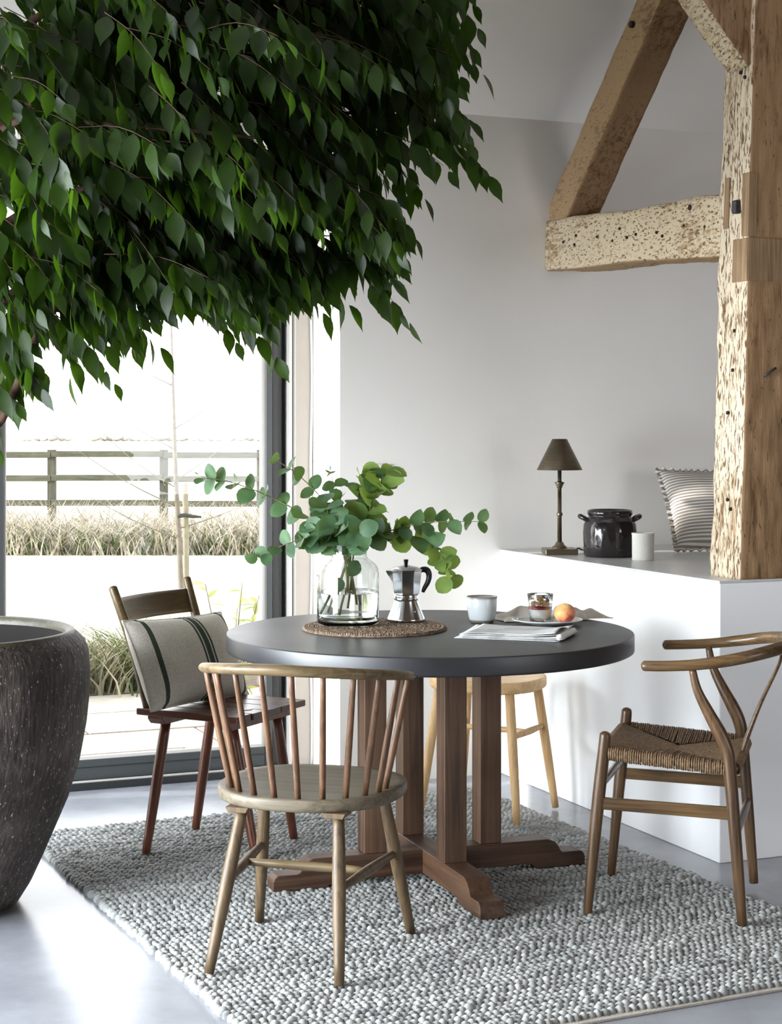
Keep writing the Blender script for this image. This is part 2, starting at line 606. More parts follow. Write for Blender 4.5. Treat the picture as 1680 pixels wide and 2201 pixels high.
def old_oak(name, pale, brown, dark, axis='Z', pale_amt=0.5, fleck=0.5):
    m, t, b = new_mat(name)
    co = t.nodes.new('ShaderNodeTexCoord')

    def nz(scale, detail, rough=0.6, stretch=None, dist=0.0):
        n = t.nodes.new('ShaderNodeTexNoise')
        n.inputs['Scale'].default_value = scale
        n.inputs['Detail'].default_value = detail
        n.inputs['Roughness'].default_value = rough
        n.inputs['Distortion'].default_value = dist
        if stretch:
            mp = t.nodes.new('ShaderNodeMapping')
            mp.inputs['Scale'].default_value = stretch
            t.links.new(co.outputs['Object'], mp.inputs[0])
            t.links.new(mp.outputs[0], n.inputs['Vector'])
        else:
            t.links.new(co.outputs['Object'], n.inputs['Vector'])
        return n
    st = {'Z': (60, 60, 6), 'Y': (60, 6, 60), 'X': (6, 60, 60)}[axis]
    st2 = {'Z': (130, 130, 26), 'Y': (130, 26, 130), 'X': (26, 130, 130)}[axis]
    grain = nz(1.0, 7, 0.7, st, 0.5)
    blot = nz(3.0, 5, 0.6)
    fl = nz(1.0, 3, 0.6, st2, 0.3)
    add = t.nodes.new('ShaderNodeMath')
    add.operation = 'MULTIPLY_ADD'
    t.links.new(blot.outputs['Fac'], add.inputs[0])
    add.inputs[1].default_value = 0.8
    t.links.new(grain.outputs['Fac'], add.inputs[2])
    r1 = ramp_on(t, b, add.outputs[0], [(0.9 - pale_amt * 0.35, brown), (1.05 - pale_amt * 0.35, pale)], None)
    r2 = t.nodes.new('ShaderNodeValToRGB')
    r2.color_ramp.elements[0].position, r2.color_ramp.elements[1].position = 0.33 + 0.08 * fleck, 0.4 + 0.08 * fleck
    t.links.new(fl.outputs['Fac'], r2.inputs[0])
    mx = t.nodes.new('ShaderNodeMixRGB')
    mx.inputs[1].default_value = dark
    t.links.new(r2.outputs[0], mx.inputs[0])
    t.links.new(r1.outputs[0], mx.inputs[2])
    t.links.new(mx.outputs[0], b.inputs['Base Color'])
    b.inputs['Roughness'].default_value = 0.8
    b.inputs['Specular IOR Level'].default_value = 0.2
    sm = t.nodes.new('ShaderNodeMath')
    sm.operation = 'ADD'
    t.links.new(grain.outputs['Fac'], sm.inputs[0])
    t.links.new(r2.outputs[0], sm.inputs[1])
    bp = t.nodes.new('ShaderNodeBump')
    bp.inputs['Strength'].default_value = 0.6
    bp.inputs['Distance'].default_value = 0.006
    t.links.new(sm.outputs[0], bp.inputs['Height'])
    t.links.new(bp.outputs[0], b.inputs['Normal'])
    return m


M_oak_pale = old_oak('limewashed_old_oak', C(206, 190, 165), C(158, 132, 101), C(112, 87, 62), 'Z', 0.5, 0.9)
M_oak_bare_shaded = old_oak('bare_shaded_old_oak', C(146, 116, 84), C(108, 80, 54), C(56, 40, 28), 'Z', 0.5, -0.5)
M_oak_pale_y = old_oak('limewashed_and_lit_oak_beam', C(198, 181, 153), C(150, 124, 91), C(108, 83, 58), 'Y', 0.5, 0.4)
M_oak_brown_y = old_oak('bare_old_oak_beam', C(164, 136, 102), C(124, 98, 70), C(70, 52, 36), 'Y', 0.5, -0.5)
M_dark_hole = plain('peg_hole_shadowed_wood', C(38, 28, 22), rough=0.95, noise_amt=0.2)  # solid plugs, the shade inside a hole put into their colour
M_iron = plain('forged_iron', C(70, 66, 68), rough=0.6, metal=0.6, noise_amt=0.25, noise_scale=60, bump=0.4)
M_sawn = wood('sawn_oak_patch', C(104, 80, 56), C(160, 132, 98), 'Z', rough=0.8, fine=90)


def timber(name, axis_pts, w_fn, mats, parent, nseg=70, nper=9, rough=0.006, seed=0.0, groove=None):
    """a hewn beam in room coords. axis_pts: function q(0..1)->(s,t,z) centre, frame axes given by w_fn(q)->(A half vec, B half vec);
    faces: 0 = -A side, 1 = +B side, 2 = +A side, 3 = -B side"""
    V_, F_, mi = [], [], []
    per = []
    for f in range(4):
        for k in range(nper):
            x = -1 + 2 * k / nper
            per.append({0: (-1, x), 1: (x, 1), 2: (1, -x), 3: (-x, -1)}[f] + (f,))
    n = len(per)
    for i in range(nseg + 1):
        q = i / nseg
        c = axis_pts(q)
        A, B = w_fn(q)
        for (a, b, f) in per:
            # knock the arrises off a little
            e = min(abs(abs(a) - 1), abs(abs(b) - 1))
            m = abs(abs(a) - abs(b))
            ar = 0.03 * max(0.0, 1 - m / 0.16)
            p = c + A * a * (1 - ar) + B * b * (1 - ar)
            d = noise.noise(Vector(p * 9) + Vector((seed, 0, 0))) * rough * 1.4 + noise.noise(Vector((p[0] * 40, p[1] * 40, p[2] * 14 + seed))) * rough
            # waney corners
            d += (noise.noise(Vector(p * 5) + Vector((0, seed, 3))) - 0.1) * rough * 1.6 * max(0.0, 1 - m / 0.25)
            nr = A / (np.linalg.norm(A)) * a + B / (np.linalg.norm(B)) * b
            nr = nr / (np.linalg.norm(nr) + 1e-9)
            if groove:
                d -= groove(q, a, b, f)
            V_.append(p + nr * d)
    for i in range(nseg):
        for k in range(n):
            k2 = (k + 1) % n
            F_.append((i * n + k, i * n + k2, (i + 1) * n + k2, (i + 1) * n + k))
            mi.append(0 if per[k][2] in mats[1] else 1)
    F_.append(tuple(range(n))[::-1])
    mi.append(1)
    F_.append(tuple(nseg * n + k for k in range(n)))
    mi.append(1)
    me = mesh(name, V_, F_, list(mats[0]), True)
    me.polygons.foreach_set('material_index', mi)
    me.update()
    # consistent outward normals
    bm = bmesh.new()
    bm.from_mesh(me)
    bmesh.ops.recalc_face_normals(bm, faces=bm.faces)
    bm.to_mesh(me)
    bm.free()
    return link(name, me, parent)


# the post on the counter's corner
post = thing('oak_post', 'massive weathered oak post with limewashed face on the counter corner', 'post')
P_Z0, P_Z1 = CT, 4.2


def post_c(q):
    z = P_Z0 + (P_Z1 - P_Z0) * q
    lean = 0.047 * (z - CT) / 1.5
    return R(0.215 + lean * 0.75, 1.466 + 0.012 * (z - CT), z)


def post_w(q):
    z = P_Z0 + (P_Z1 - P_Z0) * q
    k = 1.0 - 0.06 * min(1, (z - CT) / 1.6) + 0.03 * math.sin(z * 5)
    return U * 0.135 * 1.0, V * 0.088 * k


def post_groove(q, a, b, f):
    if f != 0:
        return 0.0
    z = P_Z0 + (P_Z1 - P_Z0) * q
    if z > 2.35:
        return 0.0
    c = -0.55 + 0.12 * math.sin(z * 3.1) + 0.05 * math.sin(z * 11)
    return 0.032 * max(0.0, 1 - abs(b - c) / 0.1)


timber('shaft', post_c, post_w, ((M_oak_pale, M_oak_bare_shaded), (0, 3)), post, nseg=200, nper=26, rough=0.0045, seed=2.0, groove=post_groove)  # limewashed sides pale; bare sides browner, with some shade in the colour


def on_post(s, t, z):
    return R(s, t, z)


# square forged bolt head on the limewashed face
def face0(z, b, out=0.0):
    q = (z - P_Z0) / (P_Z1 - P_Z0)
    A, B = post_w(q)
    return post_c(q) - A * 1.0 + B * b - U * out


def block_on_face(name, z0, z1, b0, b1, out, depth, mat, bevel=0.002):
    pa, pb = face0(z0, b0), face0(z0, b1)
    pc, pd = face0(z1, b1), face0(z1, b0)
    o1, o2 = -U * out, U * depth
    vs = [pa + o1, pb + o1, pb + o2, pa + o2, pd + o1, pc + o1, pc + o2, pd + o2]
    return obj(name, (vs, list(BOXF)), mat, post, bevel=bevel)


def pxz(y, Y=5.5):
    return CAM_H - (y - 924) * Y / 3700


block_on_face('iron_bolt', pxz(457), pxz(428), 0.1, 0.42, 0.018, 0.02, M_iron, 0.006)
block_on_face('tenon_patch', pxz(485), pxz(375), -0.62, -0.28, 0.006, 0.02, M_sawn)
block_on_face('mortise_patch', pxz(510), pxz(372), 0.55, 1.02, 0.002, 0.03, M_sawn)
block_on_face('scarf_patch', pxz(605), pxz(512), 0.02, 1.02, 0.003, 0.03, M_sawn)
for y, b in ((33, 0.4), (88, 0.4), (152, 0.25), (165, 0.55)):
    p = face0(pxz(y), b)
    obj('painted_peg_hole', tube([p - U * 0.006, p + U * 0.012], 0.011 if y < 100 else 0.006, 10), M_dark_hole, post)
for y, b in ((710, 0.3), (795, 0.25), (887, 0.0), (1075, 0.15), (1095, 0.35)):
    p = face0(pxz(y), b)
    obj('painted_nail_hole', tube([p - U * 0.007, p + U * 0.012], 0.006, 8), M_dark_hole, post)
# patch continues round onto the brown face, with the nail hanging from it
def facev(z, a, out=0.0):
    q = (z - P_Z0) / (P_Z1 - P_Z0)
    A, B = post_w(q)
    return post_c(q) + B + A * a + V * out


for z0, z1, a0, a1, out in ((pxz(605), pxz(512), -1.0, 0.9, 0.004),):
    pa, pb, pc, pd = facev(z0, a0), facev(z0, a1), facev(z1, a1), facev(z1, a0)
    vs = [pa + V * out, pb + V * out, pb - V * 0.03, pa - V * 0.03, pd + V * out, pc + V * out, pc - V * 0.03, pd - V * 0.03]
    obj('scarf_patch', (vs, list(BOXF)), M_sawn, post, bevel=0.002)
p = facev(pxz(800), -0.35)
obj('iron_nail', tube([p - U * 0.02 - np.array([0, 0, 0.014]) + V * 0.004, p + U * 0.02 + np.array([0, 0, 0.014]) + V * 0.012], 0.004, 7), M_iron, post, smooth=True)

# tie beam from the back wall to the post, and its strut
def lerp(a, b, q):
    return np.array(a) + (np.array(b) - np.array(a)) * q


Tb0, Tb1 = R(0.305, 0.0, 2.115), R(0.245, 1.385, 2.045)
Zv = np.array([0, 0, 1.0])
tie = thing('tie_beam', 'horizontal oak beam running from the back wall into the post', 'beam')


def holes_groove(q, a, b, f):
    return 0.0


timber('beam', lambda q: lerp(Tb0, Tb1, q), lambda q: (U * 0.1, Zv * (0.1 + 0.004 * math.sin(q * 9))), ((M_oak_pale_y, M_oak_brown_y), (0, 1)), tie, nseg=90, nper=12, rough=0.0035, seed=7)
for q, b in ((0.12, 0.05), (0.19, -0.1), (0.2, 0.25), (0.33, 0.1), (0.42, -0.12), (0.46, 0.3), (0.5, -0.06), (0.55, 0.02), (0.66, 0.0), (0.69, -0.15), (0.83, 0.72), (0.8, 0.12), (0.9, 0.0)):
    c = lerp(Tb0, Tb1, q) - U * 0.1 + Zv * b * 0.1
    obj('painted_peg_hole', tube([c - U * 0.004, c + U * 0.01], 0.011 if b > 0.6 else 0.0055, 8), M_dark_hole, tie)
strut = thing('oak_strut', 'slanting oak strut rising from the tie beam towards the roof', 'beam')
St0, St1 = R(0.295, -0.02, 2.16), R(0.265, 1.5, 3.60)
dv = (St1 - St0) / np.linalg.norm(St1 - St0)
nv_ = np.cross(dv, U)
nv_ = nv_ / np.linalg.norm(nv_)
if nv_[2] < 0:
    nv_ = -nv_
timber('beam', lambda q: lerp(St0, St1, q), lambda q: (U * 0.072, nv_ * 0.075), ((M_oak_brown_y, M_oak_bare_shaded), (0, 1)), strut, nseg=70, nper=10, rough=0.0025, seed=13)  # light and shade in the colours: lit side and top paler, others darker
c = R(0.2, 0.68, 2.86)
obj('painted_peg_hole', tube([c - U * 0.004, c + U * 0.015], 0.013, 9), M_dark_hole, strut)


def knee(name, s_sign, label):
    k = thing(name, label, 'beam')
    if s_sign < 0:
        a, b = R(0.17, 1.50, 2.58), R(-0.45, 1.50, 3.30)
    else:
        a, b = R(0.40, 1.50, 2.545), R(1.05, 1.50, 3.20)
    d = (b - a) / np.linalg.norm(b - a)
    nrm = np.cross(V, d)
    if nrm[2] < 0:
        nrm = -nrm
    timber('beam', lambda q: lerp(a, b, q), lambda q: (nrm * 0.085, V * 0.06), ((M_oak_pale_y, M_oak_bare_shaded), (0, 2)), k, nseg=40, nper=9, rough=0.004, seed=20 + s_sign)  # underside painted pale as if lit, the upright sides painted in shade
    return k


knee('knee_brace', -1, 'short oak knee brace rising to the left from the post top')
knee('knee_brace', 1, 'short oak knee brace rising to the right from the post top')

# ---------------------------------------------------------------- outside: terrace, bed, lawn, verge, fence, field
M_grass = plain('glare_pale_lawn', C(196, 194, 158), rough=0.9, noise_amt=0.12, noise_scale=3)  # outdoor glare put into the pale grass colour
M_field = plain('glare_pale_field', C(205, 196, 170), rough=0.95, noise_amt=0.08, noise_scale=0.2)  # field whitened too, overexposure put into its colour
M_slab = plain('buff_paving_stone', C(168, 158, 142), rough=0.85, noise_amt=0.15, noise_scale=9, bump=0.3, bump_scale=30)
M_joint = plain('dark_paving_joint', C(92, 84, 74), rough=0.95, noise_amt=0.2, noise_scale=30)
M_soil = plain('garden_soil', C(100, 84, 68), rough=0.95, noise_amt=0.3, noise_scale=25, bump=0.6)
M_fence = wood('grey_weathered_fence', C(66, 66, 54), C(100, 98, 82), 'X', rough=0.9, fine=40)
M_fence_z = wood('grey_weathered_fence_post', C(60, 60, 50), C(94, 92, 78), 'Z', rough=0.9, fine=40)
M_dry = leafy('dry_straw_stems', C(100, 90, 78), C(206, 196, 180), C(176, 162, 136), rough=0.8, scale=7.0, trans_fac=0.2)
M_weed = leafy('verge_green_leaf', C(56, 66, 42), C(92, 102, 64), C(104, 116, 64), rough=0.7, scale=3.0, trans_fac=0.25)
M_silver = leafy('silver_green_leaf', C(120, 116, 96), C(170, 160, 136), C(150, 140, 100), rough=0.7, scale=4.0, trans_fac=0.2)
M_bark_pale = plain('grey_sapling_bark', C(104, 96, 86), rough=0.85, noise_amt=0.2, noise_scale=30)
M_stake = plain('grey_stake_wood', C(128, 120, 104), rough=0.9, noise_amt=0.15, noise_scale=20)

structure('ground_lawn', (([(-14, 8.6, -0.03), (8, 11.5, -0.03), (8, 24, -0.03), (-14, 24, -0.03)]), [(0, 1, 2, 3)]), M_grass, label='pale sunlit lawn beyond the terrace')
structure('ground_field', (([(-400, 22.0, -0.05), (400, 22.0, -0.05), (400, 700, -0.05), (-400, 700, -0.05)]), [(0, 1, 2, 3)]), M_field, label='bright open field beyond the fence')
structure('ground_side', (([(-30, 2, -0.06), (-3.2, 2, -0.06), (-1, 10.5, -0.06), (-30, 10.5, -0.06)]), [(0, 1, 2, 3)]), M_grass, label='grass beside the barn')

# terrace of stone slabs, following the barn wall
terr = thing('ground_terrace', 'terrace of buff stone slabs outside the glazed door', None)
terr['kind'] = 'structure'
obj('joint_bed', rbox(-4.6, 2.0, -0.5, -2.75, -0.08, -0.035), M_joint, terr)
rs = random.Random(5)
slab_n = 0
t_ = -0.52
row = 0
while t_ > -2.7:
    d = [0.62, 0.48, 0.55, 0.55][row % 4]
    s_ = -4.4 + 0.37 * (row % 3)
    while s_ < 1.6:
        w = rs.choice((0.55, 0.72, 0.9))
        dz = rs.uniform(-0.004, 0.003)
        me = mesh('slab', *rbox(s_ + 0.007, s_ + w - 0.007, t_ - 0.007, t_ - d + 0.007, -0.05, -0.02 + dz), M_slab)
        link('slab', me, terr)
        s_ += w
    t_ -= d
    row += 1
structure('ground_bed', rbox(-5.0, 2.2, -2.75, -3.9, -0.1, -0.02), M_soil, label='planting bed at the edge of the terrace')


def blade_mesh(n, region, hmin, hmax, width, seed, lean=0.35, seg=2):
    r = random.Random(seed)
    VV, FF = [], []
    for _ in range(n):
        p = np.array(region(r))
        h = r.uniform(hmin, hmax)
        a = r.uniform(0, 2 * math.pi)
        dx, dy = math.cos(a) * h * lean * r.uniform(0.2, 1), math.sin(a) * h * lean * r.uniform(0.2, 1)
        w = width * r.uniform(0.6, 1.4)
        b = r.uniform(0, math.pi)
        wx, wy = math.cos(b) * w, math.sin(b) * w
        k = len(VV)
        for i in range(seg + 1):
            q = i / seg
            c = p + np.array([dx * q * q, dy * q * q, h * q])
            tw = 1 - 0.85 * q
            VV.append((c[0] - wx * tw, c[1] - wy * tw, c[2]))
            VV.append((c[0] + wx * tw, c[1] + wy * tw, c[2]))
            if i:
                FF.append((k + 2 * i - 2, k + 2 * i - 1, k + 2 * i + 1, k + 2 * i))
    return VV, FF


# rough verge in front of the fence: dry straw over green weeds
def verge_bottom(x):
    return 19.2


vg = tag(obj('grass_verge', blade_mesh(24000, lambda r: (r.uniform(-16, 8), 19.15 + 3.0 * r.random() ** 1.4, -0.03), 0.10, 0.56, 0.010, 3, 1.5), M_dry),
         'rough verge of dry straw-coloured grass along the fence foot', 'grass', kind='stuff')
tag(obj('weeds', blade_mesh(5200, lambda r: (r.gauss(-2.35 + 1.6 * r.choice((-7, -6, -4.8, -3.6, -2.4, -1.2, -0.5, 0.45, 1.3, 2.6, 3.9, 5.2)), 0.4), 19.22 + 2.2 * r.random() ** 1.5, -0.03), 0.1, 0.34, 0.018, 4, 1.5), M_weed),
    'dark green weeds growing among the dry verge grass', 'weeds', kind='stuff')

# three-rail field fence
fence = thing('field_fence', 'grey three-rail wooden field fence behind the verge', 'fence', (0, 22.6, 0))
posts_x = [-16.45, -14.95, -13.45, -11.95, -10.45, -8.95, -7.45, -5.95, -4.45, -2.98, -1.71, -0.2, 1.3, 2.8, 4.3, 5.8, 7.3]
for x in posts_x:
    obj('post', box(x - 0.052, x + 0.052, -0.05, 0.05, -0.05, 1.11), M_fence_z, fence, bevel=0.008)
for z in (1.045, 0.735, 0.41):
    for a, b in zip(posts_x, posts_x[1:]):
        dz = 0.008 * math.sin(a * 7 + z)
        obj('rail', box(a + 0.004, b - 0.004, -0.075, -0.05, z - 0.04 + dz, z + 0.04 + dz), M_fence, fence, bevel=0.006)

# bare sapling tied to a stake on the lawn
sap = thing('sapling', 'slender bare sapling on the lawn beside its stake', 'tree', (-1.66, 13.5, -0.03))
trunk_pts = [(0.02, 0, 0), (0.0, 0, 0.5), (-0.03, 0, 1.1), (-0.055, 0, 1.9), (-0.075, 0, 2.7), (-0.07, 0, 3.3)]
obj('trunk', tube(trunk_pts, [0.024, 0.021, 0.018, 0.013, 0.009, 0.004], 8, samples=24), M_bark_pale, sap, smooth=True)
rb = random.Random(8)
for k, (z, sx, ln, up) in enumerate(((0.95, -1, 0.75, 0.75), (1.0, 1, 0.7, 0.75), (0.55, -1, 0.8, 0.5), (0.62, 1, 0.55, 0.35), (1.25, -1, 0.5, 0.6), (1.4, 1, 0.5, 0.7), (1.75, -1, 0.4, 0.6), (0.8, -1, 0.95, 0.6))):
    x0 = -0.035 * z
    pts = [(x0, 0, z), (x0 + sx * ln * 0.4, rb.uniform(-0.1, 0.1), z + ln * up * 0.35), (x0 + sx * ln, rb.uniform(-0.2, 0.2), z + ln * up)]
    obj('branch', tube(pts, [0.006, 0.004, 0.0015], 5, samples=9), M_bark_pale, sap, smooth=True)
stk = thing('tree_stake', 'short wooden stake with a dark tie propping up the sapling', 'stake', (-1.62, 13.56, -0.03))
obj('stake', tube([(0.012, 0, 0.0), (0.0, 0, 0.98)], 0.023, 10), M_stake, stk, smooth=False)
obj('rubber_tie', tube([(-0.055, -0.07, 0.72), (0.0, -0.045, 0.73), (0.06, -0.03, 0.72), (0.13, -0.02, 0.715)], [0.018, 0.018, 0.016, 0.008], 8, samples=10, flat=0.9), plain('black_rubber_tie', C(48, 46, 44), rough=0.7), stk, smooth=True)


def clump(name, label, loc, n, h, spread, mat, width, seed, lean=0.5, group=None):
    vf = blade_mesh(n, lambda r: (r.gauss(0, spread), r.gauss(0, spread), 0.0), h * 0.4, h, width, seed, lean, 3)
    o = obj(name, vf, mat, None, loc=tuple(loc))
    return tag(o, label, 'plant', group)


# border plants at the far edge of the terrace
labels = ['dry silvery border plant beside the big pot', 'straw-coloured border plant between pot and dark chair', 'grey-green border plant next to the chair back',
          'dry border plant half hidden by the striped cushion', 'withered border plant behind the dark chair seat', 'leafy border plant close to the door stile']
for k, (s_, t2, h) in enumerate(((-2.3, -3.0, 0.34), (-1.98, -3.1, 0.36), (-1.68, -3.05, 0.38), (-1.36, -3.15, 0.4), (-1.02, -3.05, 0.36), (-0.62, -3.0, 0.42))):
    clump('border_plant', labels[k], R(s_, t2, -0.03), 800, h * 0.85, 0.15, [M_silver, M_dry, M_silver, M_dry, M_silver, M_weed][k], 0.008, 30 + k, 1.5, 'low plants in the bed beyond the terrace')

M_shrub = leafy('yellow_green_shrub_leaf', C(140, 148, 96), C(180, 182, 130), C(170, 172, 96), rough=0.6, scale=6, trans_fac=0.4)
_LEAF_T = [0, 0.09, 0.25, 0.43, 0.62, 0.78, 0.89, 1.0]
FICUS_W = [0.0, 0.095, 0.195, 0.23, 0.185, 0.085, 0.03, 0.0]


def leaf_template(T, W, curl, fold):
    VV, FF = [], []
    for t, w in zip(T, W):
        z = -curl * t * t
        VV += [(-w, t, z + fold * w), (0, t, z), (w, t, z + fold * w)]
    for i in range(len(T) - 1):
        a, b = 3 * i, 3 * i + 3
        FF += [(a, a + 1, b + 1, b), (a + 1, a + 2, b + 2, b + 1)]
    return np.array(VV), FF


def leaf_frame(d, up):
    d = np.array(d, float)
    d /= np.linalg.norm(d) + 1e-9
    n = np.array(up, float) - d * (np.array(up, float) @ d)
    nn_ = np.linalg.norm(n)
    if nn_ < 1e-4:
        n = np.array([1.0, 0, 0]) - d * d[0]
        nn_ = np.linalg.norm(n)
    n /= nn_
    x = np.cross(d, n)
    return np.column_stack([x, d, n])


LT, LF = leaf_template(_LEAF_T, [w * 0.8 for w in FICUS_W], 0.2, 0.25)
r5 = random.Random(77)
sh = thing('garden_shrub', 'yellow-green leafy shrub just outside the door stile', 'shrub', R(-0.70, -1.35, -0.02))
VV, FF = [], []
for k in range(9):
    a = r5.uniform(0, 6.28)
    top = np.array([math.cos(a) * 0.16, math.sin(a) * 0.16, r5.uniform(0.4, 0.72)])
    obj('stem', tube([(0, 0, 0), top * 0.5 + np.array([0, 0, 0.05]), top], [0.006, 0.004, 0.002], 5, samples=7), M_bark_pale, sh, smooth=True)
    for j in range(16):
        q = 0.3 + 0.7 * j / 15
        p = top * q
        d = np.array([r5.gauss(0, 1), r5.gauss(0, 1), r5.uniform(-0.3, 0.8)])
        Rm = leaf_frame(d, (r5.gauss(0, 0.4), r5.gauss(0, 0.4), 1))
        kk = len(VV)
        VV += list((LT * r5.uniform(0.06, 0.1)) @ Rm.T + p)
        FF += [tuple(i + kk for i in f) for f in LF]
o = obj('foliage', (VV, FF), M_shrub, sh, smooth=True)
o['kind'] = 'stuff'

# distant hedgerow trees on the skyline
M_far = plain('far_hazed_hedge', C(176, 173, 168), rough=1.0, noise_amt=0.2, noise_scale=0.3)  # distance haze painted in as a pale grey
hl = ['far haze-pale hedge on the skyline, first from the big pot', 'long far hedge on the skyline behind two fence posts', 'far hedge on the skyline right of the sapling', 'far low tree clump on the skyline near the door stile']
for k, (x0, x1, h) in enumerate(((-46, -40.5, 0.9), (-37, -26, 1.3), (-24.5, -21.5, 0.9), (-20, -16.5, 1.2))):
    rr = random.Random(40 + k)
    vf = []
    nb = int((x1 - x0) / 0.9) + 1
    for j in range(nb):
        x = x0 + (x1 - x0) * j / max(1, nb - 1)
        hh = h * rr.uniform(0.6, 1.1)
        pr = [(0.0, 0.0), (hh * 0.7, 0.15 * hh), (hh * 0.9, 0.5 * hh), (hh * 0.6, 0.85 * hh), (0.0, hh)]
        v, f = lathe(pr, 10, lambda a, r, z: r * (1 + 0.25 * math.sin(3 * a + z * 5)))
        vf.append(move((v, f), (x, rr.uniform(-2, 2), 0)))
    tag(obj('hedge', join(*vf), M_far, None, smooth=True, loc=(0, 215, -0.05)), hl[k], 'hedge', 'hedges on the skyline')

# ---------------------------------------------------------------- felted wool rug
RUG_A = math.radians(25.5)
E1 = np.array([math.cos(RUG_A), math.sin(RUG_A), 0])
E2 = np.array([math.sin(RUG_A), -math.cos(RUG_A), 0])
RUG0 = np.array([-1.225, 5.79, 0.0])
RW, RL = 1.70, 2.36
RUGZ = 0.02
rug = thing('wool_rug', 'chunky pale grey wool rug of felted loops under the table', 'rug', RUG0, 0.0)
rug.rotation_euler = (0, 0, RUG_A)           # local x = E1 (across), local -y = E2 (towards the viewer)

M_wool, _t, _b = new_mat('grey_felted_wool')
_co = _t.nodes.new('ShaderNodeNewGeometry')
_n = _t.nodes.new('ShaderNodeTexNoise')
_n.inputs['Scale'].default_value = 26
_n.inputs['Detail'].default_value = 3
_mp = _t.nodes.new('ShaderNodeMapping')
_mp.inputs['Rotation'].default_value = (0, 0, -RUG_A)
_mp.inputs['Scale'].default_value = (0.35, 1.6, 1)
_mp.vector_type = 'TEXTURE' if False else 'POINT'
_t.links.new(_co.outputs['Position'], _mp.inputs[0])
_t.links.new(_mp.outputs[0], _n.inputs['Vector'])
ramp_on(_t, _b, _n.outputs['Fac'], [(0.25, C(112, 114, 114)), (0.5, C(160, 161, 158)), (0.75, C(184, 184, 180))])
_b.inputs['Roughness'].default_value = 0.95
_b.inputs['Specular IOR Level'].default_value = 0.1
_b.inputs['Sheen Weight'].default_value = 0.25
_nb = _t.nodes.new('ShaderNodeTexNoise')
_nb.inputs['Scale'].default_value = 500
_t.links.new(_co.outputs['Position'], _nb.inputs['Vector'])
_bp = _t.nodes.new('ShaderNodeBump')
_bp.inputs['Strength'].default_value = 0.35
_bp.inputs['Distance'].default_value = 0.003
_t.links.new(_nb.outputs['Fac'], _bp.inputs['Height'])
_t.links.new(_bp.outputs[0], _b.inputs['Normal'])
M_back = plain('cream_woven_backing', C(196, 188, 178), rough=0.95, noise_amt=0.1, noise_scale=120, bump=0.5, bump_scale=300)

obj('backing', box(0.005, RW - 0.005, -RL - 0.012, -0.005, 0.0, 0.007), M_back, rug, bevel=0.002)


def nub(nr=4, ns=8):
    """a squashed felt bead sitting on z=0"""
    prof = []
    for i in range(nr + 1):
        a = -0.55 + (math.pi / 2 + 0.55) * i / nr
        prof.append((max(0.0, math.cos(a)), math.sin(a) * 0.9 + 0.3))
    prof[-1] = (0.0, prof[-1][1])
    return lathe(prof, ns)


NV, NF = nub()
NV = np.array(NV)
PX, PY = 0.0195, 0.0265
loops = []
rr = random.Random(21)
ny = int(RL / PY)
nx = int(RW / PX)
for j in range(ny):
    y = -(j + 0.5) * RL / ny
    rowz = rr.uniform(-0.0012, 0.0012)
    off = rr.uniform(-0.3, 0.3)
    for i in range(nx):
        x = (i + 0.5 + off * 0.3) * RW / nx + rr.gauss(0, 0.0012)
        wob = 0.004 * math.sin(x * 5 + j * 0.7) + 0.003 * math.sin(x * 17 + j)
        sx = 0.0112 * rr.uniform(0.9, 1.15)
        sy = 0.0122 * rr.uniform(0.88, 1.12)
        sz = 0.0128 * rr.uniform(0.85, 1.2)
        if rr.random() < 0.05:
            sx *= 1.25
            sz *= 1.15
        loops.append((x, y + wob + rr.gauss(0, 0.001), 0.004 + rowz, sx, sy, sz))
# fat edge loops along the two long sides
for side in (0, 1):
    y = -0.01
    while y > -RL:
        st = rr.uniform(0.022, 0.034)
        x = (-0.004 if side == 0 else RW + 0.004) + rr.gauss(0, 0.003)
        s = rr.uniform(0.0135, 0.0185)
        loops.append((x, y - st / 2, 0.001, s * 0.9, s, s * 0.9))
        y -= st
# 300 loops nearest to the viewer and in the picture are parts of their own
def loop_world(l):
    return RUG0 + E1 * l[0] - E2 * l[1]


def seen(p, z=RUGZ):
    x = 840 + 3700 * p[0] / p[1]
    y = 924 + 3700 * (CAM_H - z) / p[1]
    return 0 < x < 1680 and 0 < y < 2190


cand = sorted((k for k in range(len(loops)) if seen(loop_world(loops[k]))), key=lambda k: loop_world(loops[k])[1])[:300]
single = set(cand)
nub_me = mesh('wool_loop', NV, NF, M_wool, True)
for k in cand:
    l = loops[k]
    o = link('wool_loop', nub_me, rug, l[:3])
    o.scale = l[3:]
n_v = len(NV)
rest = [l for k, l in enumerate(loops) if k not in single]
A = np.array(rest)
VV = (NV[None, :, :] * A[:, None, 3:6] + A[:, None, 0:3]).reshape(-1, 3)
me = bpy.data.meshes.new('wool_loops')
loops_f = []
for k in range(len(rest)):
    b = k * n_v
    loops_f.extend([tuple(i + b for i in f) for f in NF])
me.from_pydata(VV.tolist(), [], loops_f)
me.materials.append(M_wool)
me.polygons.foreach_set('use_smooth', [True] * len(me.polygons))
me.update()
o = link('wool_loops', me, rug)
o['kind'] = 'stuff'
RUGTOP = 0.0195

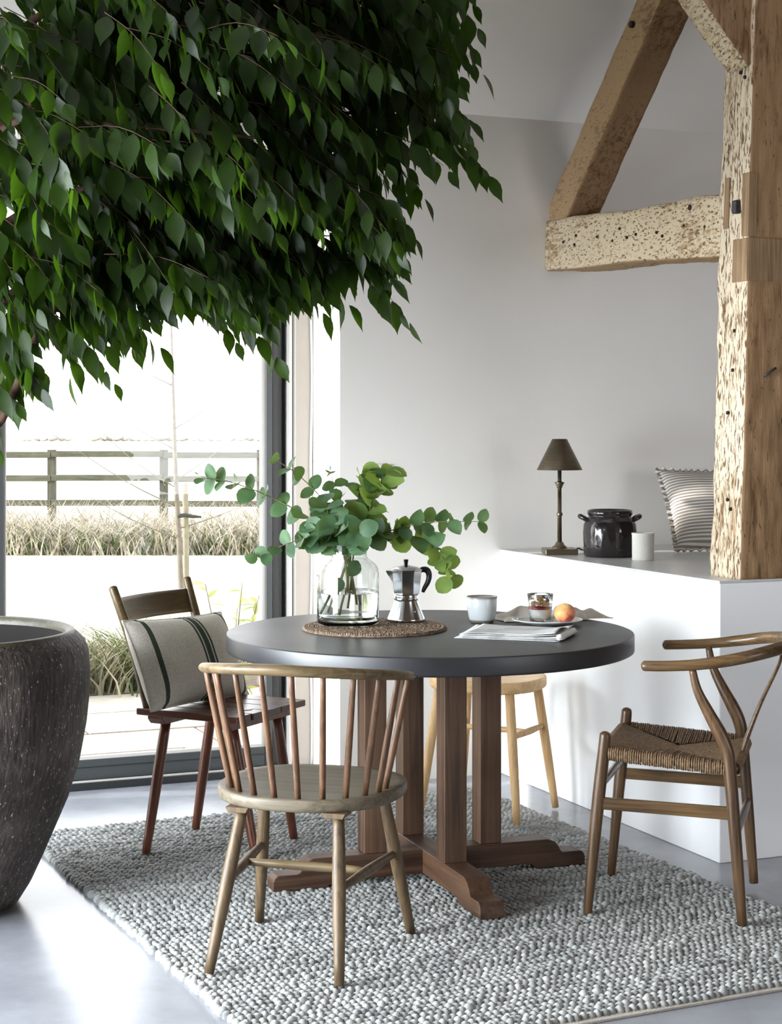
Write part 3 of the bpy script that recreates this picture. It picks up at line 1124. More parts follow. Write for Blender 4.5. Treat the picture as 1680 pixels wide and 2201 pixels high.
# ---------------------------------------------------------------- round table
TAB = np.array([0.118, 5.223, RUGTOP])
TA = math.radians(18.8)
table = thing('dining_table', 'round dark slate-topped dining table on four timber columns', 'table', TAB, TA)
M_slate, _t, _b = new_mat('dark_slate_top')
_co = _t.nodes.new('ShaderNodeTexCoord')
_n = _t.nodes.new('ShaderNodeTexNoise')
_n.inputs['Scale'].default_value = 4
_n.inputs['Detail'].default_value = 8
_t.links.new(_co.outputs['Object'], _n.inputs['Vector'])
ramp_on(_t, _b, _n.outputs['Fac'], [(0.3, C(31, 31, 34)), (0.7, C(43, 43, 47))])
_r = _t.nodes.new('ShaderNodeMapRange')
_r.inputs['To Min'].default_value = 0.36
_r.inputs['To Max'].default_value = 0.48
_t.links.new(_n.outputs['Fac'], _r.inputs['Value'])
_t.links.new(_r.outputs[0], _b.inputs['Roughness'])
_b.inputs['Specular IOR Level'].default_value = 0.75
T_R, T_TOP, T_TH = 0.615, 0.76 - RUGTOP, 0.054
obj('tabletop', lathe([(0, T_TOP - T_TH), (T_R - 0.006, T_TOP - T_TH), (T_R - 0.001, T_TOP - T_TH + 0.003), (T_R, T_TOP - T_TH + 0.008), (T_R, T_TOP - 0.004), (T_R - 0.0012, T_TOP - 0.0012),
                       (T_R - 0.004, T_TOP), (0, T_TOP)], 128), M_slate, table, smooth=False)
tt = table.children[0].data
tt.polygons.foreach_set('use_smooth', [len(p.vertices) == 4 for p in tt.polygons])
M_tw_z = wood('brown_oiled_acacia_upright', C(52, 35, 25), C(100, 74, 54), 'Z', rough=0.5, fine=45, along=1.6)
M_tw_x = wood('brown_oiled_acacia_beam', C(52, 35, 25), C(96, 69, 50), 'X', rough=0.5, fine=45, along=1.6)
M_tw_y = wood('brown_oiled_acacia_cross_beam', C(54, 36, 25), C(98, 71, 52), 'Y', rough=0.5, fine=45, along=1.6)
hw = 0.036


def foot_profile(L):
    half = [(0.30, 0.016), (0.32, 0.014), (0.335, 0.0), (L, 0.0), (L, 0.026), (L - 0.004, 0.036), (L - 0.014, 0.045), (L - 0.075, 0.045), (L - 0.082, 0.05), (L - 0.088, 0.062), (L - 0.1, 0.078), (L - 0.125, 0.088)]
    right = half
    left = [(-x, z) for x, z in half[::-1]]
    return [(-0.30, 0.016)][:0] + right + left


pf = foot_profile(0.50)
obj('foot_beam', prism([(x, z) for x, z in pf], -hw, hw, 'Y'), M_tw_x, table, bevel=0.0025)
obj('foot_beam', prism([(x, z + 0.0008) for x, z in pf], -hw, hw, 'X'), M_tw_y, table, bevel=0.0025)
for dx, dy in ((0.185, 0), (-0.185, 0), (0, 0.185), (0, -0.185)):
    obj('column', box(dx - 0.035, dx + 0.035, dy - 0.035, dy + 0.035, 0.0882, T_TOP - T_TH), M_tw_z, table, bevel=0.003)

# ---------------------------------------------------------------- spindle-back chair in front
O1 = np.array([-0.222, 4.455, RUGTOP])
ch1 = thing('spindle_chair', 'weathered oak spindle-back chair with curved top rail in front of the table', 'chair', O1, -math.radians(16))
M_ox = wood('window_greyed_oak_seat', C(84, 76, 62), C(124, 113, 94), 'X', rough=0.45, fine=55, along=2)  # greyer than the legs, the window's reflection put into the colour
M_oz = wood('grey_brown_oak_legs', C(70, 56, 40), C(112, 92, 66), 'Z', rough=0.45, fine=60, along=2)
M_osp = wood('reddish_oak_spindles', C(84, 60, 43), C(124, 92, 68), 'Z', rough=0.45, fine=60, along=2)
M_orail = wood('grey_brown_oak_rail', C(84, 70, 48), C(124, 105, 75), 'X', rough=0.38, fine=55, along=2)


def sup(a, b, e, n=72):
    out = []
    for k in range(n):
        t = 2 * math.pi * k / n
        c, s = math.cos(t), math.sin(t)
        out.append((a * math.copysign(abs(c) ** (2 / e), c), b * math.copysign(abs(s) ** (2 / e), s)))
    return out


def dished_seat(outline, cx, cy, top, th, dish, rim=0.012):
    """a solid seat with rounded edge and a shallow dish"""
    n = len(outline)
    rings = [(0.955, top - th), (0.985, top - th + 0.004), (1.0, top - th + 0.011), (1.0, top - 0.008), (0.993, top - 0.002), (0.98, top), (0.9, top - dish * 0.25), (0.7, top - dish * 0.8), (0.4, top - dish), (0.15, top - dish)]
    V_, F_ = [], []
    for sc, z in rings:
        for x, y in outline:
            V_.append((cx + x * sc, cy + y * sc, z))
    m = len(rings)
    for i in range(m - 1):
        for k in range(n):
            k2 = (k + 1) % n
            F_.append((i * n + k, i * n + k2, (i + 1) * n + k2, (i + 1) * n + k))
    F_.append(tuple(range(n))[::-1])
    F_.append(tuple((m - 1) * n + k for k in range(n)))
    return V_, F_


outl = []
for x, y in sup(0.243, 0.232, 2.5):
    # broader towards the front, rounder at the back
    k = 1.0 - 0.10 * max(0.0, -y / 0.232) ** 1.5
    outl.append((x * k, y))
SEAT1 = 0.43
obj('seat', dished_seat(outl, 0.0, 0.055, SEAT1, 0.033, 0.006), M_ox, ch1, smooth=True)


def bow(phi):
    """top rail centre line: phi -1..1 from end to end"""
    a = phi * math.radians(104)
    x = 0.268 * math.sin(a) + 0.006
    y = 0.0 - 0.245 * math.cos(a)
    z = 0.762 - 0.046 * abs(phi) ** 1.6
    return np.array([x, y, z - 0.0])


rail = [bow(p) for p in np.linspace(-1, 1, 33)]
rr_ = [0.0125 + 0.0055 * math.cos(p * 1.35) for p in np.linspace(-1, 1, 33)]
obj('top_rail', tube(rail, rr_, 14, rnd_end=True, flat=0.8), M_orail, ch1, smooth=True)


def spbot(phi):
    a = phi * math.radians(103)
    return np.array([0.205 * math.sin(a), 0.018 - 0.166 * math.cos(a), SEAT1 - 0.008])


for p in np.linspace(-0.93, 0.93, 12):
    b, tpt = spbot(p), bow(p * 0.97)
    d = tpt - b
    obj('spindle', tube([b, b + d * 0.33, b + d * 0.66, tpt], [0.0082, 0.009, 0.0084, 0.0072], 8, samples=8), M_osp, ch1, smooth=True)
legs1 = [((-0.128, -0.115), (-0.172, -0.236)), ((0.128, -0.115), (0.168, -0.236)), ((-0.165, 0.15), (-0.212, 0.231)), ((0.165, 0.15), (0.22, 0.233))]
lp = {}
for k, ((tx, ty), (fx, fy)) in enumerate(legs1):
    T0, F0 = np.array([tx, ty, SEAT1 - 0.034]), np.array([fx, fy, 0.0])
    lp[k] = (T0, F0)
    obj('leg', tube([T0, T0 + (F0 - T0) * 0.45, F0], [0.0145, 0.0182, 0.0128], 10, samples=10), M_oz, ch1, smooth=True)
for k in (0, 1):
    T0, F0 = lp[k]
    obj('leg_block', prism([(-0.032, 0.0), (-0.024, -0.014), (0.024, -0.014), (0.032, 0.0)], -0.034, 0.034, 'Y'), M_oz, ch1, bevel=0.002, loc=(T0[0], T0[1] - 0.01, SEAT1 - 0.031))


def at_z(k, z):
    T0, F0 = lp[k]
    return F0 + (T0 - F0) * (z / T0[2])


mids = []
for a, b in ((0, 2), (1, 3)):
    p, q = at_z(a, 0.215), at_z(b, 0.225)
    mids.append((p + q) / 2)
    obj('side_stretcher', tube([p, (p + q) / 2, q], [0.009, 0.0135, 0.009], 10, samples=9), M_oz, ch1, smooth=True)
obj('cross_stretcher', tube([mids[0], (mids[0] + mids[1]) / 2, mids[1]], [0.0095, 0.0125, 0.0095], 10, samples=9), M_orail, ch1, smooth=True)

# ---------------------------------------------------------------- dark stick chair with plank seat by the door
# local +y is the way the chair faces, origin on the rug under the seat centre
f2 = np.array([0.88, -0.475])
A2 = math.atan2(-f2[0], f2[1])
O2 = np.array([-0.548, 5.60, RUGTOP])
ch2 = thing('stick_chair', 'dark red-brown wooden chair with plank seat and single back slat by the door', 'chair', O2, A2)
M_dk_y = wood('dark_red_brown_seat_plank', C(58, 30, 22), C(104, 62, 44), 'Y', rough=0.28, fine=50, along=2, spec=0.5)
M_dk_z = wood('dark_red_brown_leg', C(72, 36, 22), C(118, 66, 42), 'Z', rough=0.32, fine=55, along=2, spec=0.5)
M_dk_x = wood('flare_tinted_chair_back', C(66, 50, 24), C(98, 78, 42), 'X', rough=0.35, fine=50, along=2, spec=0.5)  # olive cast of the window flare put into the chair back's colour
S2 = 0.46
nb = 5
xs = np.linspace(-0.205, 0.205, nb + 1)
for k in range(nb):
    x0, x1 = xs[k] + 0.0012, xs[k + 1] - 0.0012
    y1 = 0.2 - 0.010 * abs((x0 + x1) / 2 / 0.2) ** 2
    obj('seat_plank', box(x0, x1, -0.195, y1, S2 - 0.022, S2), M_dk_y, ch2, bevel=0.004)
for y in (-0.13, 0.125):
    obj('batten', prism([(-0.19, S2 - 0.022), (-0.19, S2 - 0.034), (-0.175, S2 - 0.05), (0.175, S2 - 0.05), (0.19, S2 - 0.034), (0.19, S2 - 0.022)], y - 0.03, y + 0.03, 'Y'), M_dk_x if False else M_dk_z, ch2, bevel=0.003)
for (tx, ty), (fx, fy) in (((-0.13, -0.13), (-0.158, -0.215)), ((0.13, -0.13), (0.205, -0.155)), ((-0.13, 0.125), (-0.19, 0.155)), ((0.13, 0.125), (0.14, 0.222))):
    obj('leg', tube([(tx, ty, S2 - 0.045), ((tx + fx) / 2, (ty + fy) / 2, (S2 - 0.045) / 2), (fx, fy, 0)], [0.0165, 0.0175, 0.0135], 12, samples=9), M_dk_z, ch2, smooth=True)
tops = []
for sx in (-1, 1):
    b, t_ = np.array([sx * 0.17, -0.17, S2 - 0.01]), np.array([sx * 0.205, -0.285, 0.838])
    tops.append((b, t_))
    obj('back_upright', tube([b, b + (t_ - b) * 0.5 + np.array([0, 0.012, 0]), t_], [0.0155, 0.017, 0.0145], 12, samples=9, rnd_end=True), M_dk_x, ch2, smooth=True)


def slat_fn(u, v):
    q = 0.72 + 0.2 * v
    a = tops[0][0] + (tops[0][1] - tops[0][0]) * q
    b = tops[1][0] + (tops[1][1] - tops[1][0]) * q
    p = a + (b - a) * u
    bowy = -0.028 * math.sin(math.pi * u)
    zz = 0.0
    return p + np.array([0, bowy, zz])


N_U, N_V = 16, 6
V_ = [slat_fn(i / N_U, j / N_V) + np.array([0, 0.007, 0]) for j in range(N_V + 1) for i in range(N_U + 1)]
V2_ = [v - np.array([0, 0.014, 0]) for v in V_]
w_ = N_U + 1
F_ = [(j * w_ + i, j * w_ + i + 1, (j + 1) * w_ + i + 1, (j + 1) * w_ + i) for j in range(N_V) for i in range(N_U)]
k_ = len(V_)
F_ += [tuple(x + k_ for x in f[::-1]) for f in F_]
for i in range(N_U):
    F_ += [(i, i + k_, i + 1 + k_, i + 1), (N_V * w_ + i, N_V * w_ + i + 1, N_V * w_ + i + 1 + k_, N_V * w_ + i + k_)]
for j in range(N_V):
    F_ += [(j * w_, (j + 1) * w_, (j + 1) * w_ + k_, j * w_ + k_), (j * w_ + N_U, j * w_ + N_U + k_, (j + 1) * w_ + N_U + k_, (j + 1) * w_ + N_U)]
obj('back_slat', (V_ + V2_, F_), M_dk_x, ch2, smooth=True)
obj('seat_disc', lathe([(0.021, 0.0), (0.021, 0.0016), (0.0, 0.0018)], 20), plain('pale_worn_disc', C(120, 104, 92), rough=0.3), ch2, loc=(0.06, 0.13, S2))


def pillow(w, h, th, nu=36, nv=26, pinch=0.06, seed=0.0, wr=0.004):
    """a stuffed cushion in the XZ plane, thickness along Y, bottom edge at z=0"""
    V_, F_ = [], []

    def pt(u, v, side):
        x, z = 2 * u - 1, 2 * v - 1
        ex = w / 2 * x * (1 - pinch * (1 - z * z))
        ez = h / 2 * z * (1 - pinch * (1 - x * x))
        prof = max(0.0, (1 - abs(x) ** 2.6)) ** 0.55 * max(0.0, (1 - abs(z) ** 2.6)) ** 0.55
        d = th / 2 * prof
        d += wr * prof * (noise.noise(Vector((ex * 9 + seed, ez * 9, side * 3))) + 0.5 * noise.noise(Vector((ex * 24 + seed, ez * 24, side * 3))))
        return (ex, side * (d + 0.0025), ez + h / 2)
    for side in (-1, 1):
        V_ += [pt(i / nu, j / nv, side) for j in range(nv + 1) for i in range(nu + 1)]
    w_ = nu + 1
    f = [(j * w_ + i, j * w_ + i + 1, (j + 1) * w_ + i + 1, (j + 1) * w_ + i) for j in range(nv) for i in range(nu)]
    k = (nu + 1) * (nv + 1)
    F_ = f + [tuple(x + k for x in q[::-1]) for q in f]
    edge = [i for i in range(w_)] + [j * w_ + nu for j in range(1, nv + 1)] + [nv * w_ + i for i in range(nu - 1, -1, -1)] + [j * w_ for j in range(nv - 1, 0, -1)]
    for a, b in zip(edge, edge[1:] + edge[:1]):
        F_.append((b, a, a + k, b + k))
    return V_, F_, [V_[i] for i in edge]


# linen cushion with green stripes, leaning on the back slat
M_linen, _t, _b = new_mat('oatmeal_linen_green_stripes')
_co = _t.nodes.new('ShaderNodeTexCoord')
_sp = _t.nodes.new('ShaderNodeSeparateXYZ')
_t.links.new(_co.outputs['Object'], _sp.inputs[0])
_mr = _t.nodes.new('ShaderNodeMapRange')
_mr.inputs['From Min'].default_value = 0.2701
_mr.inputs['From Max'].default_value = -0.27
_t.links.new(_sp.outputs['X'], _mr.inputs['Value'])
_cr = _t.nodes.new('ShaderNodeValToRGB')
_cr.color_ramp.interpolation = 'CONSTANT'
base_c, green = C(224, 217, 204), C(72, 84, 70)
stops = [(0.0, base_c)]
for a, b in ((0.10, 0.13), (0.485, 0.505), (0.517, 0.567), (0.579, 0.599), (0.91, 0.94)):
    stops += [(a, green), (b, base_c)]
while len(_cr.color_ramp.elements) < len(stops):
    _cr.color_ramp.elements.new(0.5)
for e, (p, c) in zip(_cr.color_ramp.elements, stops):
    e.position, e.color = p, c
_t.links.new(_mr.outputs[0], _cr.inputs[0])
_n = _t.nodes.new('ShaderNodeTexNoise')
_n.inputs['Scale'].default_value = 260
_n.inputs['Detail'].default_value = 2
_t.links.new(_co.outputs['Object'], _n.inputs['Vector'])
_mx = _t.nodes.new('ShaderNodeMixRGB')
_mx.blend_type = 'MULTIPLY'
_mx.inputs[0].default_value = 0.55
_rr = ramp_on(_t, _b, _n.outputs['Fac'], [(0.3, (0.45, 0.45, 0.45, 1)), (0.7, (1, 1, 1, 1))], None)
_t.links.new(_cr.outputs[0], _mx.inputs[1])
_t.links.new(_rr.outputs[0], _mx.inputs[2])
_t.links.new(_mx.outputs[0], _b.inputs['Base Color'])
_b.inputs['Roughness'].default_value = 0.95
_b.inputs['Specular IOR Level'].default_value = 0.1
_bp = _t.nodes.new('ShaderNodeBump')
_bp.inputs['Strength'].default_value = 0.3
_bp.inputs['Distance'].default_value = 0.002
_t.links.new(_n.outputs['Fac'], _bp.inputs['Height'])
_t.links.new(_bp.outputs[0], _b.inputs['Normal'])
pv, pf_, pe = pillow(0.54, 0.30, 0.15, seed=3.0)
cu = thing('linen_cushion', 'oatmeal linen cushion with green stripes on the dark plank chair', 'cushion')
M2 = Matrix.Translation(Vector(O2)) @ Matrix.Rotation(A2, 4, 'Z')
# cushion local frame: x across the chair, tilted back
cu.matrix_world = M2 @ Matrix.Translation(Vector((0.03, -0.06, S2 + 0.002))) @ Matrix.Rotation(math.radians(24), 4, 'X') @ Matrix.Rotation(math.radians(-2.5), 4, 'Y')
obj('cover', (pv, pf_), M_linen, cu, smooth=True)
pe_c = [(x, 0, z) for x, y, z in pe]
obj('piping', tube(pe_c + [pe_c[0]], 0.0035, 6, caps=False), M_linen, cu, smooth=True)
obj('zip_pull', box(-0.222, -0.217, -0.004, 0.0, -0.014, 0.004), plain('zip_metal', C(170, 168, 164), rough=0.3, metal=0.8), cu)

# ---------------------------------------------------------------- wishbone armchair with woven seat
O3 = np.array([0.815, 4.971, RUGTOP])
A3 = math.radians(74.2)
ch3 = thing('wishbone_chair', 'brown oak armchair with curved arm rail and woven paper-cord seat', 'chair', O3, A3)
M_w_z = wood('mid_brown_oak_leg', C(66, 48, 32), C(112, 84, 56), 'Z', rough=0.32, fine=60, along=2, spec=0.5)
M_w_y = wood('mid_brown_oak_rail', C(70, 52, 34), C(116, 90, 58), 'Y', rough=0.25, fine=60, along=2, spec=0.5)
M_w_x = wood('mid_brown_oak_cross', C(70, 52, 34), C(114, 88, 58), 'X', rough=0.3, fine=60, along=2, spec=0.5)
M_cord, _t, _b = new_mat('brown_paper_cord')
_co = _t.nodes.new('ShaderNodeNewGeometry')
_n = _t.nodes.new('ShaderNodeTexNoise')
_n.inputs['Scale'].default_value = 120
_n.inputs['Detail'].default_value = 3
_t.links.new(_co.outputs['Position'], _n.inputs['Vector'])
ramp_on(_t, _b, _n.outputs['Fac'], [(0.3, C(88, 66, 46)), (0.7, C(150, 122, 90))])
_b.inputs['Roughness'].default_value = 0.75
zf, zr = 0.452, 0.425          # rail height front / rear
for sx in (-1, 1):
    obj('front_leg', tube([(sx * 0.214, 0.165, 0.498), (sx * 0.2145, 0.167, 0.47), (sx * 0.217, 0.185, 0.3), (sx * 0.2225, 0.213, 0.0)], [0.0155, 0.0165, 0.018, 0.0125], 14, samples=14, rnd_end=True), M_w_z, ch3, smooth=True)
    pts = [(sx * 0.2285, -0.2125, 0.0), (sx * 0.226, -0.197, 0.2), (sx * 0.225, -0.179, 0.42), (sx * 0.225, -0.171, 0.475), (sx * 0.2255, -0.152, 0.52), (sx * 0.228, -0.121, 0.577), (sx * 0.233, -0.092, 0.637), (sx * 0.238, -0.078, 0.697)]
    obj('rear_leg', tube(pts, [0.0135, 0.0165, 0.018, 0.019, 0.019, 0.016, 0.0125, 0.0098], 14, samples=30), M_w_z, ch3, smooth=True)
    # flat side stretcher
    obj('side_stretcher', prism([(-0.192, 0.283), (0.192, 0.292), (0.192, 0.325), (-0.192, 0.318)], sx * 0.219 - 0.008, sx * 0.219 + 0.008, 'X'), M_w_y, ch3, bevel=0.003)
obj('front_stretcher', tube([(-0.217, 0.18, 0.352), (0, 0.18, 0.352), (0.217, 0.18, 0.352)], [0.0095, 0.012, 0.0095], 10, samples=9), M_w_x, ch3, smooth=True)
obj('rear_stretcher', tube([(-0.226, -0.196, 0.246), (0, -0.196, 0.246), (0.226, -0.196, 0.246)], [0.0095, 0.012, 0.0095], 10, samples=9), M_w_x, ch3, smooth=True)
arm = [(-0.2425, 0.050, 0.699), (-0.247, 0.0, 0.701), (-0.2475, -0.08, 0.707), (-0.236, -0.17, 0.72), (-0.197, -0.252, 0.736), (-0.11, -0.315, 0.747), (0, -0.338, 0.75)]
arm = arm + [(-x, y, z) for x, y, z in arm[-2::-1]]
ar = [0.0158, 0.016, 0.0165, 0.018, 0.019, 0.0195, 0.02]
obj('arm_rail', tube(arm, ar + ar[-2::-1], 16, samples=70, rnd_end=True, flat=0.92), M_w_y, ch3, smooth=True)
# forked back splat
obj('back_splat', join(tube([(-0.012, -0.196, 0.43), (-0.014, -0.215, 0.49), (-0.025, -0.25, 0.58), (-0.07, -0.3, 0.69), (-0.105, -0.314, 0.742)], [0.017, 0.016, 0.013, 0.011, 0.011], 8, samples=20, flat=0.45, up=(0, 1, 0)),
                       tube([(0.012, -0.196, 0.43), (0.014, -0.215, 0.49), (0.025, -0.25, 0.58), (0.07, -0.3, 0.69), (0.105, -0.314, 0.742)], [0.017, 0.016, 0.013, 0.011, 0.011], 8, samples=20, flat=0.45, up=(0, 1, 0))), M_w_y, ch3, smooth=True)
# seat rails under the cord
YF, YR, XF, XR = 0.17, -0.19, 0.214, 0.222
for sx in (-1, 1):
    obj('seat_rail', tube([(sx * XR, YR + 0.01, zr - 0.004), (sx * XF, YF, zf - 0.004)], 0.012, 8), M_w_y, ch3, smooth=True)
obj('seat_rail', tube([(-XR, YR, zr - 0.002), (XR, YR, zr - 0.002)], 0.012, 8), M_w_x, ch3, smooth=True)
obj('seat_rail', tube([(-XF, YF, zf - 0.002), (XF, YF, zf - 0.002)], 0.012, 8), M_w_x, ch3, smooth=True)


def zs(y):
    return zr + (zf - zr) * (y - YR) / (YF - YR)


def strand(path, r):
    return tube(path, r, 5, caps=False)


CR = 0.0031
dv_ = 0.0062
hyd = 0.115                      # the two side triangles meet the middle ridge this far from the corners
for sx in (-1, 1):
    parts = []
    n = int((YF - YR - 0.03) / dv_)
    for k in range(n):
        y = YR + 0.02 + k * dv_ + rnd.gauss(0, 0.0004)
        xe = XF + (XR - XF) * (YF - y) / (YF - YR)
        depth = min((y - YR) * 0.96, (YF - y) * 0.96, 0.165)
        depth = max(0.02, depth) + rnd.gauss(0, 0.002)
        z = zs(y) + rnd.gauss(0, 0.0006)
        sag = -0.010 * (depth / 0.165)
        lean = rnd.gauss(0, 0.0012) + 0.010 * (depth / 0.165) * (1 if y < (YF + YR) / 2 else -1) * 0.3
        ang = [(xe - 0.0, -0.0215), (xe + 0.0125, -0.016), (xe + 0.0165, -0.004), (xe + 0.0125, 0.0085), (xe, 0.0135), (xe - depth * 0.35, 0.0115 + sag * 0.3), (xe - depth * 0.7, 0.008 + sag * 0.7), (xe - depth, 0.005 + sag)]
        parts.append(strand([(sx * px, y + lean * max(0, (xe - px) / 0.16), z + pz) for px, pz in ang], CR * rnd.uniform(0.9, 1.12)))
    o = obj('woven_side', join(*parts), M_cord, ch3, smooth=True)
    o['kind'] = 'stuff'
for front in (1, 0):
    parts = []
    xw = XF if front else XR
    y0 = YF if front else YR
    sy = 1 if front else -1
    n = int((2 * xw - 0.04) / dv_)
    for k in range(n):
        x = -xw + 0.02 + k * dv_ + rnd.gauss(0, 0.0004)
        depth = max(0.02, min((x + xw) * 0.98, (xw - x) * 0.98, 0.182)) + rnd.gauss(0, 0.002)
        sag = -0.010 * (depth / 0.18)
        ang = [(0.0, -0.0215), (0.0125, -0.016), (0.0165, -0.004), (0.0125, 0.0085), (0, 0.0125), (-depth * 0.35, 0.0095 + sag * 0.3), (-depth * 0.7, 0.006 + sag * 0.7), (-depth, 0.0035 + sag)]
        parts.append(strand([(x, y0 + sy * py, zs(y0 + sy * py) + pz) for py, pz in ang], CR))
    o = obj('woven_end', join(*parts), M_cord, ch3, smooth=True)
    o['kind'] = 'stuff'
obj('woven_base', ([(-XF + 0.01, YF - 0.01, zf - 0.002), (XF - 0.01, YF - 0.01, zf - 0.002), (XR - 0.01, YR + 0.01, zr - 0.002), (-XR + 0.01, YR + 0.01, zr - 0.002), (0, 0, zs(0) - 0.012)], [(0, 1, 4), (1, 2, 4), (2, 3, 4), (3, 0, 4)]), M_cord, ch3)

# ---------------------------------------------------------------- light stool behind the table
O4 = np.array([0.347, 6.14, RUGTOP * 0.4])
st4 = thing('wooden_stool', 'pale ash stool with thick dished seat behind the table', 'stool', O4, -math.radians(27))
M_st_x = wood('pale_ash_seat', C(190, 150, 100), C(226, 192, 142), 'X', rough=0.5, fine=28, along=3)
M_st_z = wood('pale_ash_leg', C(178, 140, 94), C(216, 180, 130), 'Z', rough=0.5, fine=50, along=2)
S4 = 0.488
obj('seat', dished_seat(sup(0.2, 0.19, 2.5), 0, 0, S4, 0.042, 0.014), M_st_x, st4, smooth=True)
l4 = {}
for sx in (-1, 1):
    for sy in (-1, 1):
        T0, F0 = np.array([sx * 0.135, sy * 0.125, S4 - 0.036]), np.array([sx * 0.186, sy * 0.178, 0.0])
        l4[(sx, sy)] = (T0, F0)
        obj('leg', tube([T0, (T0 + F0) / 2, F0], [0.0165, 0.0165, 0.0125], 12, samples=8), M_st_z, st4, smooth=True)
mm = []
for sx in (-1, 1):
    p = [l4[(sx, sy)][1] + (l4[(sx, sy)][0] - l4[(sx, sy)][1]) * 0.66 for sy in (-1, 1)]
    m_ = (p[0] + p[1]) / 2
    mm.append(m_)
    obj('side_stretcher', tube([p[0], m_, p[1]], [0.008, 0.0125, 0.008], 10, samples=9), M_st_z, st4, smooth=True)
obj('cross_stretcher', tube([mm[0], (mm[0] + mm[1]) / 2, mm[1]], [0.0085, 0.011, 0.0085], 10, samples=9), M_st_x, st4, smooth=True)

# ---------------------------------------------------------------- big planter
POT = np.array([-1.325, 4.96, 0.0])
pot = thing('plant_pot', 'tall dark rough-glazed planter with a rolled rim and white flecks', 'planter', POT)
M_pot, _t, _b = new_mat('dark_combed_stoneware')
_co = _t.nodes.new('ShaderNodeTexCoord')
_mp = _t.nodes.new('ShaderNodeMapping')
_mp.inputs['Scale'].default_value = (100, 100, 20)
_t.links.new(_co.outputs['Object'], _mp.inputs[0])
_n = _t.nodes.new('ShaderNodeTexNoise')
_n.inputs['Scale'].default_value = 1
_n.inputs['Detail'].default_value = 5
_t.links.new(_mp.outputs[0], _n.inputs['Vector'])
_n2 = _t.nodes.new('ShaderNodeTexNoise')
_n2.inputs['Scale'].default_value = 7
_n2.inputs['Detail'].default_value = 4
_t.links.new(_co.outputs['Object'], _n2.inputs['Vector'])
_ad = _t.nodes.new('ShaderNodeMath')
_t.links.new(_n.outputs['Fac'], _ad.inputs[0])
_t.links.new(_n2.outputs['Fac'], _ad.inputs[1])
_c1 = ramp_on(_t, _b, _ad.outputs[0], [(0.8, C(38, 31, 29)), (1.0, C(66, 57, 53)), (1.2, C(100, 89, 83))], None)
_c1.color_ramp.elements[0].position, _c1.color_ramp.elements[1].position, _c1.color_ramp.elements[2].position = 0.40, 0.52, 0.66
_hf = _t.nodes.new('ShaderNodeMath')
_hf.operation = 'MULTIPLY'
_hf.inputs[1].default_value = 0.5
_t.links.new(_ad.outputs[0], _hf.inputs[0])
for l in list(_t.links):
    if l.to_node == _c1:
        _t.links.remove(l)
_t.links.new(_hf.outputs[0], _c1.inputs[0])
_mp2 = _t.nodes.new('ShaderNodeMapping')
_mp2.inputs['Scale'].default_value = (150, 150, 62)
_t.links.new(_co.outputs['Object'], _mp2.inputs[0])
_vn = _t.nodes.new('ShaderNodeTexNoise')
_vn.inputs['Scale'].default_value = 1.0
_vn.inputs['Detail'].default_value = 2
_t.links.new(_mp2.outputs[0], _vn.inputs['Vector'])
_fk = ramp_on(_t, _b, _vn.outputs['Fac'], [(0.655, (0, 0, 0, 1)), (0.72, (1, 1, 1, 1))], None)
_mx = _t.nodes.new('ShaderNodeMixRGB')
_t.links.new(_fk.outputs[0], _mx.inputs[0])
_t.links.new(_c1.outputs[0], _mx.inputs[1])
_mx.inputs[2].default_value = C(196, 190, 184)
_t.links.new(_mx.outputs[0], _b.inputs['Base Color'])
_b.inputs['Roughness'].default_value = 0.6
_bp = _t.nodes.new('ShaderNodeBump')
_bp.inputs['Strength'].default_value = 0.9
_bp.inputs['Distance'].default_value = 0.008
_t.links.new(_n.outputs['Fac'], _bp.inputs['Height'])
_t.links.new(_bp.outputs[0], _b.inputs['Normal'])
M_rim = plain('olive_brown_glazed_rim', C(76, 71, 55), rough=0.45, noise_amt=0.2, noise_scale=20, bump=0.2)
M_compost = plain('dark_compost', C(40, 30, 24), rough=0.95, noise_amt=0.4, noise_scale=40, bump=0.8)
prof = [(0.0, 0.0), (0.225, 0.0), (0.25, 0.012), (0.283, 0.065), (0.314, 0.13), (0.343, 0.196), (0.388, 0.303), (0.421, 0.41), (0.442, 0.518), (0.45, 0.61), (0.451, 0.68), (0.447, 0.73), (0.436, 0.757), (0.416, 0.778), (0.409, 0.783)]
obj('body', lathe(prof, 96, lambda a, r, z: r * (1 + 0.004 * math.sin(48 * a + 3 * math.sin(z * 9)))), M_pot, pot, smooth=True)
obj('rim', lathe([(0.409, 0.781), (0.406, 0.789), (0.398, 0.793), (0.388, 0.789), (0.382, 0.777), (0.381, 0.768)], 96), M_rim, pot, smooth=True)
obj('inner_wall', lathe([(0.381, 0.769), (0.381, 0.74), (0.384, 0.66), (0.378, 0.56)], 96), plain('near_black_inside', C(22, 18, 15), rough=0.9, noise_amt=0.2, noise_scale=12), pot, smooth=True)  # near-black wall from just under the rim down to the compost
o = obj('compost', lathe([(0.379, 0.568), (0.381, 0.575), (0.3, 0.59), (0.15, 0.602), (0.0, 0.605)], 40, lambda a, r, z: r * 1.0), M_compost, pot, smooth=True)

